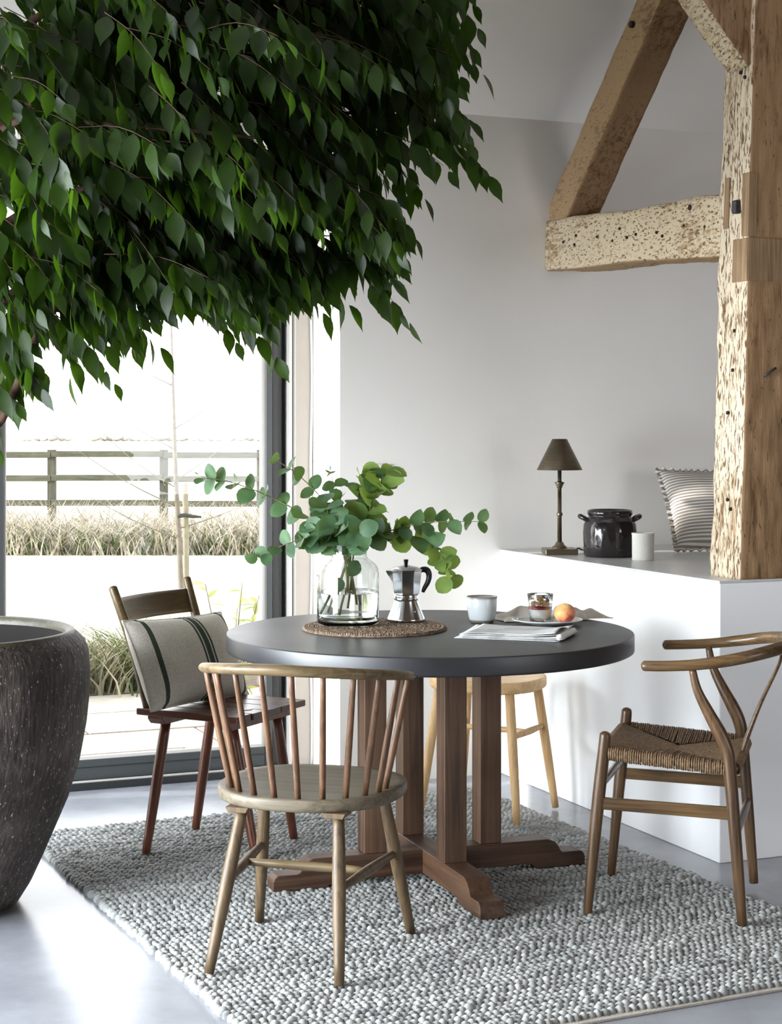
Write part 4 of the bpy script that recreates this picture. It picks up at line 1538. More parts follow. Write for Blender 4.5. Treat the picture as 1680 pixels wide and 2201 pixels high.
# ---------------------------------------------------------------- things on the counter
M_brass = plain('antique_bronze', C(140, 128, 108), rough=0.36, metal=1.0, noise_amt=0.12, noise_scale=8, stretch=(1, 1, 6))
M_shade, _t, _b = new_mat('brushed_bronze_shade')
_co = _t.nodes.new('ShaderNodeTexCoord')
_mp = _t.nodes.new('ShaderNodeMapping')
_mp.inputs['Scale'].default_value = (6, 6, 120)
_t.links.new(_co.outputs['Object'], _mp.inputs[0])
_n = _t.nodes.new('ShaderNodeTexNoise')
_n.inputs['Scale'].default_value = 2.5
_n.inputs['Detail'].default_value = 5
_t.links.new(_mp.outputs[0], _n.inputs['Vector'])
ramp_on(_t, _b, _n.outputs['Fac'], [(0.3, C(112, 103, 88)), (0.7, C(130, 120, 102))])
_b.inputs['Metallic'].default_value = 1.0
_b.inputs['Roughness'].default_value = 0.4
lamp = thing('table_lamp', 'antique bronze table lamp with a cone shade on the counter', 'lamp', (0.648, 6.62, CT), ANG - math.radians(20))
obj('base', join(box(-0.062, 0.062, -0.062, 0.062, 0.0, 0.022)), M_brass, lamp, bevel=0.003)
obj('collar', lathe([(0.03, 0.022), (0.028, 0.028), (0.019, 0.034), (0.0155, 0.042), (0.012, 0.047), (0.0, 0.047)], 28), M_brass, lamp, smooth=True)
obj('pole', lathe([(0.0, 0.045), (0.0088, 0.045), (0.0083, 0.145), (0.0115, 0.147), (0.0115, 0.153), (0.0115, 0.158), (0.008, 0.16), (0.0078, 0.255), (0.0, 0.256)], 20), M_brass, lamp, smooth=True)
obj('cup', lathe([(0.0, 0.254), (0.0105, 0.254), (0.012, 0.262), (0.018, 0.272), (0.0185, 0.276), (0.01, 0.277), (0.0075, 0.28), (0.0075, 0.36), (0.0, 0.36)], 24), M_brass, lamp, smooth=True)
sh_o = obj('shade', lathe([(0.0875, 0.323), (0.0855, 0.328), (0.0285, 0.442), (0.0275, 0.442), (0.0845, 0.327), (0.0875, 0.323)], 56), M_shade, lamp, smooth=True)
obj('shade_ring', tube([(0.0275 * math.cos(a), 0.0275 * math.sin(a), 0.4405) for a in np.linspace(0, 2 * math.pi, 33)], 0.0016, 6, caps=False), M_brass, sh_o, smooth=True)
obj('spider', join(tube([(-0.0285, 0, 0.436), (0.0285, 0, 0.436)], 0.0014, 6), tube([(0, -0.0285, 0.436), (0, 0.0285, 0.436)], 0.0014, 6), tube([(0, 0, 0.355), (0, 0, 0.437)], 0.003, 6)), M_brass, lamp)
obj('cord', tube([(0.06, 0.02, 0.008), (0.075, 0.02, 0.02), (0.095, 0.05, 0.012), (0.13, 0.12, 0.004), (0.16, 0.2, 0.003)], 0.003, 6, samples=18), plain('black_cable', C(25, 24, 24), rough=0.5), lamp, smooth=True)

M_crock, _t, _b = new_mat('black_brown_glazed_stoneware')
_co = _t.nodes.new('ShaderNodeTexCoord')
_n = _t.nodes.new('ShaderNodeTexNoise')
_n.inputs['Scale'].default_value = 26
_n.inputs['Detail'].default_value = 5
_t.links.new(_co.outputs['Object'], _n.inputs['Vector'])
ramp_on(_t, _b, _n.outputs['Fac'], [(0.0, C(26, 23, 24)), (0.64, C(38, 33, 34)), (0.72, C(96, 78, 68))])
_b.inputs['Roughness'].default_value = 0.12
_b.inputs['Specular IOR Level'].default_value = 0.7
_mp = _t.nodes.new('ShaderNodeMapping')
_mp.inputs['Scale'].default_value = (24, 24, 9)
_t.links.new(_co.outputs['Object'], _mp.inputs[0])
_n3 = _t.nodes.new('ShaderNodeTexNoise')
_n3.inputs['Scale'].default_value = 1
_t.links.new(_mp.outputs[0], _n3.inputs['Vector'])
_bp = _t.nodes.new('ShaderNodeBump')
_bp.inputs['Strength'].default_value = 0.5
_bp.inputs['Distance'].default_value = 0.01
_t.links.new(_n3.outputs['Fac'], _bp.inputs['Height'])
_t.links.new(_bp.outputs[0], _b.inputs['Normal'])
crock = thing('stoneware_crock', 'glossy black-brown stoneware crock with two lug handles on the counter', 'crock', (0.826, 6.50, CT))
cb = obj('body', lathe([(0.0, 0.0), (0.094, 0.0), (0.098, 0.006), (0.1, 0.05), (0.1015, 0.09), (0.099, 0.12), (0.09, 0.142), (0.081, 0.15), (0.079, 0.153), (0.084, 0.158), (0.086, 0.166), (0.083, 0.174), (0.077, 0.176),
                       (0.073, 0.172), (0.073, 0.15), (0.088, 0.12), (0.09, 0.02), (0.0, 0.012)], 64), M_crock, crock, smooth=True)
for sx in (-1, 1):
    obj('lug_handle', tube([(sx * 0.083, -0.022, 0.135), (sx * 0.104, -0.017, 0.147), (sx * 0.112, 0.0, 0.151), (sx * 0.104, 0.017, 0.147), (sx * 0.083, 0.022, 0.135)], [0.008, 0.0095, 0.01, 0.0095, 0.008], 10, samples=18), M_crock, crock, smooth=True)
M_white_cer = plain('chalky_white_ceramic', C(214, 211, 202), rough=0.55, noise_amt=0.05, noise_scale=40, bump=0.1)
beaker = thing('ceramic_beaker', 'small chalky white ribbed ceramic beaker beside the dark crock', 'beaker', (0.922, 6.30, CT))
obj('body', lathe([(0.0, 0.0), (0.0385, 0.0), (0.04, 0.003), (0.0405, 0.092), (0.0418, 0.094), (0.0418, 0.1), (0.039, 0.101), (0.0372, 0.098), (0.0365, 0.01), (0.0, 0.008)], 48,
                  lambda a, r, z: r * (1 - (0.02 if 0.004 < z < 0.09 and r > 0.038 and abs(((a / (2 * math.pi) * 14) % 1) - 0.5) < 0.06 else 0.0))), M_white_cer, beaker, smooth=True)

# ticking-stripe cushion with frilled edge behind the post
M_tick, _t, _b = new_mat('grey_cream_ticking')
_co = _t.nodes.new('ShaderNodeTexCoord')
_wv = _t.nodes.new('ShaderNodeTexWave')
_wv.bands_direction = 'Z'
_wv.inputs['Scale'].default_value = 21.5
_wv.inputs['Distortion'].default_value = 0.15
_t.links.new(_co.outputs['Object'], _wv.inputs['Vector'])
ramp_on(_t, _b, _wv.outputs['Fac'], [(0.35, C(206, 199, 188)), (0.55, C(136, 130, 126))])
_b.inputs['Roughness'].default_value = 0.95
_b.inputs['Specular IOR Level'].default_value = 0.1
tk = thing('ticking_cushion', 'grey and cream striped cushion with frilled edge on the counter behind the post', 'cushion')
pv, pf_, pe = pillow(0.40, 0.40, 0.12, seed=9.0)
tk.matrix_world = Matrix.Translation(Vector(R(0.735, 0.5, CT + 0.012))) @ Matrix.Rotation(ANG - math.radians(14), 4, 'Z') @ Matrix.Rotation(math.radians(-42), 4, 'X') @ Matrix.Rotation(math.radians(1.5), 4, 'Y')
obj('cover', (pv, pf_), M_tick, tk, smooth=True)
# frill: a wavy strip round the edge
ring = [np.array((x, 0.0, z)) for x, y, z in pe]
dens = []
for a, b in zip(ring, ring[1:] + ring[:1]):
    n = max(2, int(np.linalg.norm(b - a) / 0.0025))
    dens += [a + (b - a) * i / n for i in range(n)]
VV, FF = [], []
cen = np.array((0, 0, 0.2))
for i, p in enumerate(dens):
    d = p - cen
    d = d / np.linalg.norm(d)
    dd = np.array((math.copysign(1, d[0]) if abs(d[0]) > abs(d[2]) else 0, 0, math.copysign(1, d[2]) if abs(d[2]) >= abs(d[0]) else 0)) * 0.6 + d * 0.4
    ph = i * 0.62 + 1.2 * math.sin(i * 0.11)
    VV += [tuple(p - dd * 0.004), tuple(p + dd * 0.008 + np.array((0, 0.004 * math.sin(ph), 0))), tuple(p + dd * 0.017 + np.array((0, 0.008 * math.sin(ph), 0)))]
m_ = len(dens)
for i in range(m_):
    a, b = 3 * i, 3 * ((i + 1) % m_)
    FF += [(a, a + 1, b + 1, b), (a + 1, a + 2, b + 2, b + 1)]
obj('frill', (VV, FF), M_tick, tk, smooth=True)

# ---------------------------------------------------------------- things on the table
TZ = 0.76
M_seagrass, _t, _b = new_mat('brown_braided_seagrass')
_co = _t.nodes.new('ShaderNodeNewGeometry')
_n = _t.nodes.new('ShaderNodeTexNoise')
_n.inputs['Scale'].default_value = 90
_t.links.new(_co.outputs['Position'], _n.inputs['Vector'])
ramp_on(_t, _b, _n.outputs['Fac'], [(0.3, C(88, 70, 56)), (0.55, C(138, 116, 96)), (0.75, C(176, 156, 134))])
_b.inputs['Roughness'].default_value = 0.8
matt = thing('woven_placemat', 'round braided brown seagrass mat under the vase', 'placemat', (-0.05, 5.272, TZ))
obj('mat_base', lathe([(0.0, 0.0), (0.22, 0.0), (0.222, 0.004), (0.21, 0.006), (0.0, 0.006)], 64), M_seagrass, matt, smooth=True)
bv, bf = lathe([(0.0, -1.0), (0.75, -0.6), (1.0, 0.0), (0.75, 0.6), (0.0, 1.0)], 6)
bv = np.array(bv)
VV, FF = [], []
r_ = 0.008
rm = random.Random(3)
while r_ < 0.224:
    n = max(5, int(2 * math.pi * r_ / 0.0075))
    for k in range(n):
        a = 2 * math.pi * (k + rm.random() * 0.2) / n
        for sgn in (-1, 1):
            c = np.array([(r_ + sgn * 0.003) * math.cos(a), (r_ + sgn * 0.003) * math.sin(a), 0.0068 + rm.gauss(0, 0.0005)])
            tang = np.array([-math.sin(a), math.cos(a), 0])
            radl = np.array([math.cos(a), math.sin(a), 0])
            dz = tang * 0.75 + radl * sgn * 0.62 + np.array([0, 0, 0.18 * sgn])
            Rm = leaf_frame(dz, (0, 0, 1))
            Mx = np.column_stack([Rm[:, 0], Rm[:, 2], Rm[:, 1]])
            kk = len(VV)
            VV += list((bv * np.array([0.0036, 0.0042, 0.0078])) @ Mx.T + c)
            FF += [tuple(i + kk for i in f) for f in bf]
    r_ += 0.0135
o = obj('braid', (VV, FF), M_seagrass, matt, smooth=True)
o['kind'] = 'stuff'
MZ = TZ + 0.0118

# glass vase with water
M_glass = glass_mat('clear_glass', (0.97, 0.99, 0.98, 1))
M_water = glass_mat('water', (0.98, 1.0, 0.995, 1), ior=1.33)
VX, VY = -0.133, 5.30
vase = thing('glass_vase', 'big clear glass jar vase half filled with water on the seagrass mat', 'vase', (VX, VY, MZ))
vo = [(0.0, 0.0), (0.085, 0.0), (0.092, 0.004), (0.0955, 0.012), (0.0965, 0.03), (0.0965, 0.155), (0.094, 0.172), (0.086, 0.186), (0.072, 0.196), (0.0615, 0.204), (0.0585, 0.212), (0.0585, 0.242), (0.0625, 0.248), (0.063, 0.253), (0.06, 0.256)]
vi = [(0.0572, 0.254), (0.0555, 0.248), (0.0555, 0.212), (0.0585, 0.203), (0.07, 0.1925), (0.084, 0.183), (0.091, 0.17), (0.0935, 0.154), (0.0935, 0.022), (0.09, 0.013), (0.0, 0.011)]
obj('jar', lathe(vo + vi, 72), M_glass, vase, smooth=True)
w_in = [(0.0, 0.0111), (0.0899, 0.0131), (0.0934, 0.022), (0.0934, 0.1), (0.0, 0.1)]
obj('water', lathe([(0.0, 0.0113), (0.0895, 0.0133), (0.0932, 0.0223), (0.0932, 0.0985), (0.0932, 0.1), (0.0925, 0.0993), (0.088, 0.0985), (0.0, 0.0985)], 72), M_water, vase, smooth=True)

# stovetop espresso pot
M_alu = plain('polished_aluminium', C(205, 206, 208), rough=0.16, metal=1.0, noise_amt=0.04, noise_scale=10)
M_bake = plain('black_bakelite', C(22, 22, 23), rough=0.35)
moka = thing('espresso_pot', 'faceted aluminium stovetop espresso pot with black handle on the mat', 'coffee pot', (0.047, 5.40, MZ), math.radians(8))


def octo(prof, n=8, rot=math.pi / 8):
    V_, F_ = [], []
    for r, z in prof:
        for k in range(n):
            a = rot + 2 * math.pi * k / n
            V_.append((r / math.cos(math.pi / n) * math.cos(a), r / math.cos(math.pi / n) * math.sin(a), z))
    for i in range(len(prof) - 1):
        for k in range(n):
            k2 = (k + 1) % n
            F_.append((i * n + k, i * n + k2, (i + 1) * n + k2, (i + 1) * n + k))
    F_.append(tuple(range(n))[::-1])
    F_.append(tuple((len(prof) - 1) * n + k for k in range(n)))
    return V_, F_


obj('boiler', lathe([(0.0, 0.0), (0.058, 0.0), (0.0595, 0.003), (0.0585, 0.008), (0.0365, 0.062), (0.0365, 0.066), (0.0, 0.066)], 56), M_alu, moka, smooth=True)
obj('collar', lathe([(0.0, 0.065), (0.0375, 0.065), (0.0382, 0.068), (0.0382, 0.08), (0.0375, 0.0835), (0.0, 0.084)], 40), M_alu, moka, smooth=True)
obj('jug', octo([(0.0385, 0.0835), (0.0405, 0.09), (0.0465, 0.155), (0.047, 0.158)]), M_alu, moka, bevel=0.0015)
obj('lid', octo([(0.0485, 0.1582), (0.0485, 0.161), (0.034, 0.169), (0.012, 0.1725), (0.010, 0.174)]), M_alu, moka, bevel=0.0012)
obj('knob', lathe([(0.0, 0.173), (0.0055, 0.173), (0.0068, 0.184), (0.0082, 0.19), (0.007, 0.192), (0.0, 0.1925)], 8), M_bake, moka, bevel=0.0008)
obj('spout', ([(-0.042, -0.016, 0.157), (-0.042, 0.016, 0.157), (-0.064, 0.0, 0.158), (-0.0405, -0.004, 0.118), (-0.0405, 0.004, 0.118), (-0.0635, 0.0, 0.153)],
              [(0, 2, 1), (0, 3, 5, 2), (1, 2, 5, 4), (3, 4, 5), (0, 1, 4, 3)]), M_alu, moka, bevel=0.001)
obj('handle', tube([(0.042, 0, 0.155), (0.055, 0, 0.16), (0.068, 0, 0.156), (0.0735, 0, 0.14), (0.069, 0, 0.12), (0.058, 0, 0.1), (0.0535, 0, 0.088)], [0.0085, 0.01, 0.011, 0.0105, 0.0095, 0.008, 0.0055], 10, samples=26, flat=0.9), M_bake, moka, smooth=True)
obj('safety_valve', lathe([(0.0045, 0.0), (0.0045, 0.004), (0.0, 0.005)], 8), M_alu, moka, loc=(0.02, -0.045, 0.03))

# glazed mug
M_glaze, _t, _b = new_mat('pale_grey_reactive_glaze')
_co = _t.nodes.new('ShaderNodeTexCoord')
_sp = _t.nodes.new('ShaderNodeSeparateXYZ')
_t.links.new(_co.outputs['Object'], _sp.inputs[0])
ramp_on(_t, _b, _sp.outputs['Z'], [(0.0, C(122, 118, 110)), (0.0105, C(122, 118, 110)), (0.0115, C(205, 210, 210)), (0.074, C(206, 212, 213)), (0.0815, C(140, 128, 118))])
_b.inputs['Roughness'].default_value = 0.22
mug = thing('ceramic_mug', 'pale grey glazed ceramic mug without handle on the slate table', 'mug', (0.288, 5.45, TZ))
obj('body', lathe([(0.0, 0.0), (0.034, 0.0), (0.0375, 0.004), (0.0425, 0.018), (0.0465, 0.045), (0.0485, 0.082), (0.0475, 0.0835), (0.046, 0.082), (0.044, 0.045), (0.039, 0.016), (0.03, 0.009), (0.0, 0.008)], 56), M_glaze, mug, smooth=True)

# plate with glass of yoghurt, peach and spoon
M_porc = plain('white_porcelain', C(228, 229, 228), rough=0.18, noise_amt=0.015)
PL = (0.489, 5.39)
plate = thing('scalloped_plate', 'white porcelain plate with scalloped rim holding yoghurt glass and peach', 'plate', (PL[0], PL[1], TZ))
obj('dish', lathe([(0.0, 0.0), (0.05, 0.0), (0.056, 0.003), (0.085, 0.009), (0.108, 0.0165), (0.1095, 0.018), (0.107, 0.019), (0.084, 0.012), (0.058, 0.0065), (0.05, 0.0045), (0.0, 0.004)], 96,
                  lambda a, r, z: r * (1 + (0.02 * abs(math.sin(6 * a)) * max(0, (r - 0.06) / 0.05)))), M_porc, plate, smooth=True)
tum = thing('yoghurt_glass', 'ribbed glass tumbler layered with yoghurt, berries and granola on the plate', 'glass', (0.468, 5.40, TZ + 0.0045))
rib = lambda a, r, z: r * (1 + (0.012 * math.cos(32 * a) if z < 0.068 and r > 0.026 else 0.0))
obj('tumbler', lathe([(0.0, 0.0), (0.029, 0.0), (0.0315, 0.003), (0.0345, 0.03), (0.0385, 0.066), (0.041, 0.09), (0.0405, 0.0915), (0.0392, 0.09), (0.037, 0.066), (0.0328, 0.03), (0.03, 0.007), (0.0, 0.006)], 128, rib), M_glass, tum, smooth=True)
M_yog = plain('white_yoghurt', C(240, 238, 232), rough=0.5)
M_comp = plain('red_berry_compote', C(120, 22, 34), rough=0.25, noise_amt=0.4, noise_scale=60)
M_gran = plain('toasted_granola', C(176, 140, 94), rough=0.8, noise_amt=0.35, noise_scale=150)
obj('yoghurt', lathe([(0.0, 0.0066), (0.0285, 0.0075), (0.0315, 0.03), (0.0337, 0.044), (0.0, 0.044)], 48), M_yog, tum, smooth=True)
obj('berry_layer', lathe([(0.0, 0.0442), (0.0337, 0.0442), (0.0345, 0.052), (0.0, 0.053)], 48, lambda a, r, z: r * (1 - 0.02 * abs(math.sin(5 * a)))), M_comp, tum, smooth=True)
rg = random.Random(31)
bits = []
ov, of = lathe([(0.0, -1.0), (0.8, -0.6), (1.0, 0.0), (0.8, 0.6), (0.0, 1.0)], 6)
for k in range(150):
    rr2 = 0.031 * math.sqrt(rg.random())
    a = rg.uniform(0, 6.283)
    z = 0.0555 + rg.random() * 0.014 * (1.2 - rr2 / 0.04)
    Mx = Matrix.Translation((rr2 * math.cos(a), rr2 * math.sin(a), z)) @ Matrix.Rotation(rg.uniform(0, 6), 4, 'Z') @ Matrix.Rotation(rg.uniform(-0.8, 0.8), 4, 'X') @ Matrix.Diagonal((0.0042, 0.0032, 0.0022, 1))
    bits.append(xf((ov, of), Mx))
o = obj('granola', join(*bits), M_gran, tum, smooth=True)
o['kind'] = 'stuff'
for bx, by, bz in ((0.021, -0.014, 0.0705), (0.014, 0.01, 0.073)):
    obj('blueberry', lathe([(0.0, -0.0058), (0.0042, -0.004), (0.006, 0.0), (0.0042, 0.004), (0.0022, 0.0052), (0.0, 0.0046)], 14), plain('blueberry_skin', C(52, 54, 82), rough=0.5), tum, smooth=True, loc=(bx, by, bz))

M_peach, _t, _b = new_mat('peach_skin')
_co = _t.nodes.new('ShaderNodeTexCoord')
_n = _t.nodes.new('ShaderNodeTexNoise')
_n.inputs['Scale'].default_value = 22
_n.inputs['Detail'].default_value = 3
_t.links.new(_co.outputs['Object'], _n.inputs['Vector'])
ramp_on(_t, _b, _n.outputs['Fac'], [(0.32, C(236, 186, 108)), (0.5, C(226, 142, 92)), (0.62, C(164, 54, 56))])
_b.inputs['Roughness'].default_value = 0.6
_b.inputs['Sheen Weight'].default_value = 0.3
peach = thing('peach', 'ripe red and yellow peach resting on the scalloped plate', 'peach', (0.541, 5.358, TZ + 0.0085))


def peach_w(a, r, z):
    d = abs(((a - 0.9 + math.pi) % (2 * math.pi)) - math.pi)
    return r * (1 - 0.09 * math.exp(-(d / 0.13) ** 2))


pp = [(0.0, 0.0)] + [(0.0335 * math.sin(t), 0.031 - 0.031 * math.cos(t)) for t in np.linspace(0.25, 2.85, 16)] + [(0.003, 0.059), (0.0, 0.056)]
obj('flesh', lathe(pp, 48, peach_w), M_peach, peach, smooth=True)
obj('stalk', tube([(0, 0, 0.055), (0.001, 0, 0.061)], 0.0014, 6), plain('brown_stalk', C(82, 60, 38), rough=0.8), peach)
M_steel = plain('polished_steel', C(200, 200, 202), rough=0.12, metal=1.0)
spoon = thing('teaspoon', 'small steel teaspoon lying on the plate in front of the yoghurt', 'spoon', (0.46, 5.325, TZ + 0.021))


def bowl(u, v):
    a, q = 2 * math.pi * u, v
    return (0.0175 * q * math.cos(a), 0.0115 * q * math.sin(a) * (1 - 0.15 * math.cos(a)), -0.006 * (1 - q * q) + 0.001)


obj('bowl', grid_surface(bowl, 24, 6, 0.0012), M_steel, spoon, smooth=True, loc=(0.028, 0, 0))
obj('handle', tube([(0.012, 0.0, 0.001), (-0.005, 0.0, 0.005), (-0.04, 0.003, 0.006), (-0.07, 0.006, 0.003)], [0.0022, 0.0018, 0.0026, 0.0042], 8, samples=14, flat=0.5), M_steel, spoon, smooth=True)

# folded newspaper
M_news, _t, _b = new_mat('newsprint_columns')
_co = _t.nodes.new('ShaderNodeTexCoord')
_mp = _t.nodes.new('ShaderNodeMapping')
_t.links.new(_co.outputs['Object'], _mp.inputs[0])
_br = _t.nodes.new('ShaderNodeTexBrick')
_br.inputs['Scale'].default_value = 1.0
_br.inputs['Brick Width'].default_value = 0.046
_br.inputs['Row Height'].default_value = 0.0034
_br.inputs['Mortar Size'].default_value = 0.0011
_br.inputs['Mortar Smooth'].default_value = 0.2
_br.offset = 0.0
_br.inputs['Color1'].default_value = C(150, 152, 156)
_br.inputs['Color2'].default_value = C(186, 188, 190)
_br.inputs['Mortar'].default_value = C(222, 222, 220)
_t.links.new(_mp.outputs[0], _br.inputs['Vector'])
_n = _t.nodes.new('ShaderNodeTexNoise')
_n.inputs['Scale'].default_value = 9
_t.links.new(_co.outputs['Object'], _n.inputs['Vector'])
_rr = ramp_on(_t, _b, _n.outputs['Fac'], [(0.48, (0, 0, 0, 1)), (0.5, (1, 1, 1, 1))], None)
_mx = _t.nodes.new('ShaderNodeMixRGB')
_t.links.new(_rr.outputs[0], _mx.inputs[0])
_t.links.new(_br.outputs['Color'], _mx.inputs[1])
_mx.inputs[2].default_value = C(222, 222, 220)
_t.links.new(_mx.outputs[0], _b.inputs['Base Color'])
_b.inputs['Roughness'].default_value = 0.9
_b.inputs['Specular IOR Level'].default_value = 0.1
news = thing('newspaper', 'folded newspaper lying on the table edge in front of the mug', 'newspaper', (0.372, 5.10, TZ + 0.0005), math.radians(-18))


def sheet(z0, x0, x1, y0, y1, ang, lift, seed, curl):
    def fn(u, v):
        x, y = x0 + (x1 - x0) * u, y0 + (y1 - y0) * v
        c, s = math.cos(ang), math.sin(ang)
        z = z0 + lift * (0.5 + 0.5 * noise.noise(Vector((x * 7 + seed, y * 7, seed)))) * (0.3 + u) * 0.6
        z += curl * max(0, u - 0.72) ** 1.4 * (0.6 + 0.6 * math.sin(v * 5 + seed))
        z += 0.4 * curl * max(0, 0.25 - u) * (v ** 2)
        return (x * c - y * s, x * s + y * c, z)
    return grid_surface(fn, 26, 16, 0.0008)


for k, (z0, x0, x1, y0, y1, an, lift, curl) in enumerate(((0.001, -0.16, 0.15, -0.115, 0.1, 0.0, 0.002, 0.0), (0.004, -0.152, 0.158, -0.112, 0.105, 0.04, 0.004, 0.01), (0.0065, -0.145, 0.162, -0.105, 0.11, -0.03, 0.006, 0.03),
                                                           (0.0095, -0.15, 0.15, -0.1, 0.112, 0.02, 0.009, 0.06), (0.0125, -0.135, 0.14, -0.092, 0.115, -0.02, 0.014, 0.05))):
    obj('sheet', sheet(z0, x0, x1, y0, y1, an, lift, 3.1 * k, curl), M_news, news, smooth=True)
obj('fold', tube([(0.150, -0.1, 0.011), (0.158, -0.02, 0.013), (0.155, 0.08, 0.012)], 0.009, 12, samples=14, flat=1.0), M_news, news, smooth=True)

# crumpled linen napkin behind the plate
M_nap = plain('oatmeal_linen', C(198, 190, 178), rough=0.95, noise_amt=0.08, noise_scale=200, bump=0.3, bump_scale=500, spec=0.1)
nap = thing('linen_napkin', 'crumpled oatmeal linen napkin lying behind the plate', 'napkin', (0.52, 5.535, TZ + 0.001), math.radians(10))


def cloth(x0, x1, y0, y1, hgt, seed, fx, fy):
    def fn(u, v):
        x, y = x0 + (x1 - x0) * u, y0 + (y1 - y0) * v
        e = (math.sin(math.pi * u) ** 0.5) * (math.sin(math.pi * v) ** 0.5) if 0 < u < 1 and 0 < v < 1 else 0.0
        z = 0.003 + hgt * e * (0.55 + 0.45 * math.sin(fy * v + 2.4 * math.sin(fx * u) + seed)) + 0.4 * hgt * e * noise.noise(Vector((x * 30, y * 30, seed)))
        return (x + 0.008 * math.sin(5 * v + seed), y + 0.012 * math.sin(7 * u + seed), max(0.003, z))
    return grid_surface(fn, 44, 24, 0.0025)


obj('fold', cloth(-0.18, 0.02, -0.07, 0.05, 0.038, 0.6, 3, 7), M_nap, nap, smooth=True)
obj('fold', cloth(-0.06, 0.19, -0.02, 0.07, 0.03, 2.0, 2, 6), M_nap, nap, smooth=True)
obj('fold', cloth(-0.02, 0.11, -0.035, 0.06, 0.042, 4.4, 2, 5), M_nap, nap, smooth=True)

# ---------------------------------------------------------------- eucalyptus stems in the vase
M_euc = leafy('blue_green_eucalyptus', C(52, 84, 58), C(94, 124, 88), C(120, 150, 60), rough=0.45, scale=14, trans_fac=0.3)
M_euc2 = leafy('yellow_green_eucalyptus', C(84, 112, 56), C(120, 142, 76), C(150, 175, 70), rough=0.4, scale=14, trans_fac=0.35)
M_euc_stem = plain('green_brown_stem', C(112, 110, 66), rough=0.6, noise_amt=0.25, noise_scale=60)
EUC_T = [0, 0.1, 0.28, 0.5, 0.72, 0.9, 1.0]
EUC_W = [0.03, 0.27, 0.41, 0.45, 0.39, 0.22, 0.02]
ET, EF = leaf_template(EUC_T, EUC_W, 0.16, 0.18)
euc_me = [mesh('leaf', ET, EF, M_euc, True), mesh('leaf', ET * np.array([0.92, 1, 1.6]), EF, M_euc, True), mesh('leaf', ET, EF, M_euc2, True)]
re_ = random.Random(15)
stems = [
    ('long eucalyptus stem reaching far out towards the glazed door', [(-0.02, -0.01, 0.03), (0.0, 0.0, 0.2), (-0.1, -0.02, 0.315), (-0.24, -0.04, 0.395), (-0.36, -0.05, 0.44), (-0.445, -0.06, 0.452)], 16, 0.055, 0.036, 0, 0.32),
    ('thin upper eucalyptus stem against the pale door jamb', [(0.01, 0.02, 0.1), (0.0, 0.02, 0.24), (-0.07, 0.03, 0.37), (-0.15, 0.03, 0.455), (-0.222, 0.03, 0.505)], 8, 0.038, 0.032, 0, 0.5),
    ('low eucalyptus stem arching below the long one towards the striped cushion', [(0.03, 0.0, 0.06), (-0.01, -0.01, 0.23), (-0.1, -0.04, 0.268), (-0.2, -0.06, 0.245), (-0.278, -0.07, 0.2)], 11, 0.046, 0.03, 0, 0.4),
    ('upright yellow-green eucalyptus stem with the broadest leaves', [(0.02, 0.01, 0.06), (0.01, 0.0, 0.22), (0.06, -0.01, 0.34), (0.095, -0.01, 0.42), (0.115, -0.02, 0.475)], 20, 0.058, 0.05, 2, 0.3),
    ('upright eucalyptus stem close behind the broad-leaved one', [(0.0, 0.0, 0.05), (0.02, 0.02, 0.24), (0.03, 0.03, 0.36), (0.045, 0.04, 0.475)], 14, 0.05, 0.04, 2, 0.35),
    ('long eucalyptus stem stretching out sideways above the coffee pot', [(-0.05, -0.02, 0.04), (0.02, -0.01, 0.235), (0.12, -0.02, 0.285), (0.25, -0.03, 0.315), (0.415, -0.04, 0.318)], 18, 0.046, 0.034, 0, 0.36),
    ('eucalyptus stem drooping down behind the coffee pot handle', [(-0.06, 0.02, 0.03), (0.02, 0.0, 0.24), (0.12, 0.0, 0.28), (0.235, -0.01, 0.26), (0.29, -0.01, 0.205), (0.315, -0.02, 0.14)], 15, 0.052, 0.044, 2, 0.4),
    ('short bushy eucalyptus stem at the middle of the bunch', [(0.0, -0.02, 0.1), (-0.01, -0.03, 0.24), (-0.05, -0.05, 0.32), (-0.07, -0.06, 0.38)], 13, 0.055, 0.045, 0, 0.3),
    ('short eucalyptus stem leaning over the vase rim towards the viewer', [(0.0, 0.0, 0.1), (0.01, -0.03, 0.245), (0.03, -0.08, 0.29), (0.04, -0.12, 0.29)], 11, 0.052, 0.044, 0, 0.3),
    ('slim sunlit eucalyptus stem rising behind the vase', [(0.0, 0.02, 0.12), (0.0, 0.04, 0.26), (-0.02, 0.06, 0.37), (-0.06, 0.08, 0.465)], 8, 0.04, 0.032, 1, 0.45),
    ('leafy eucalyptus stem drooping beside the vase neck', [(0.0, 0.0, 0.12), (-0.02, -0.02, 0.245), (-0.075, -0.045, 0.285), (-0.11, -0.055, 0.255)], 9, 0.055, 0.044, 0, 0.25),
]
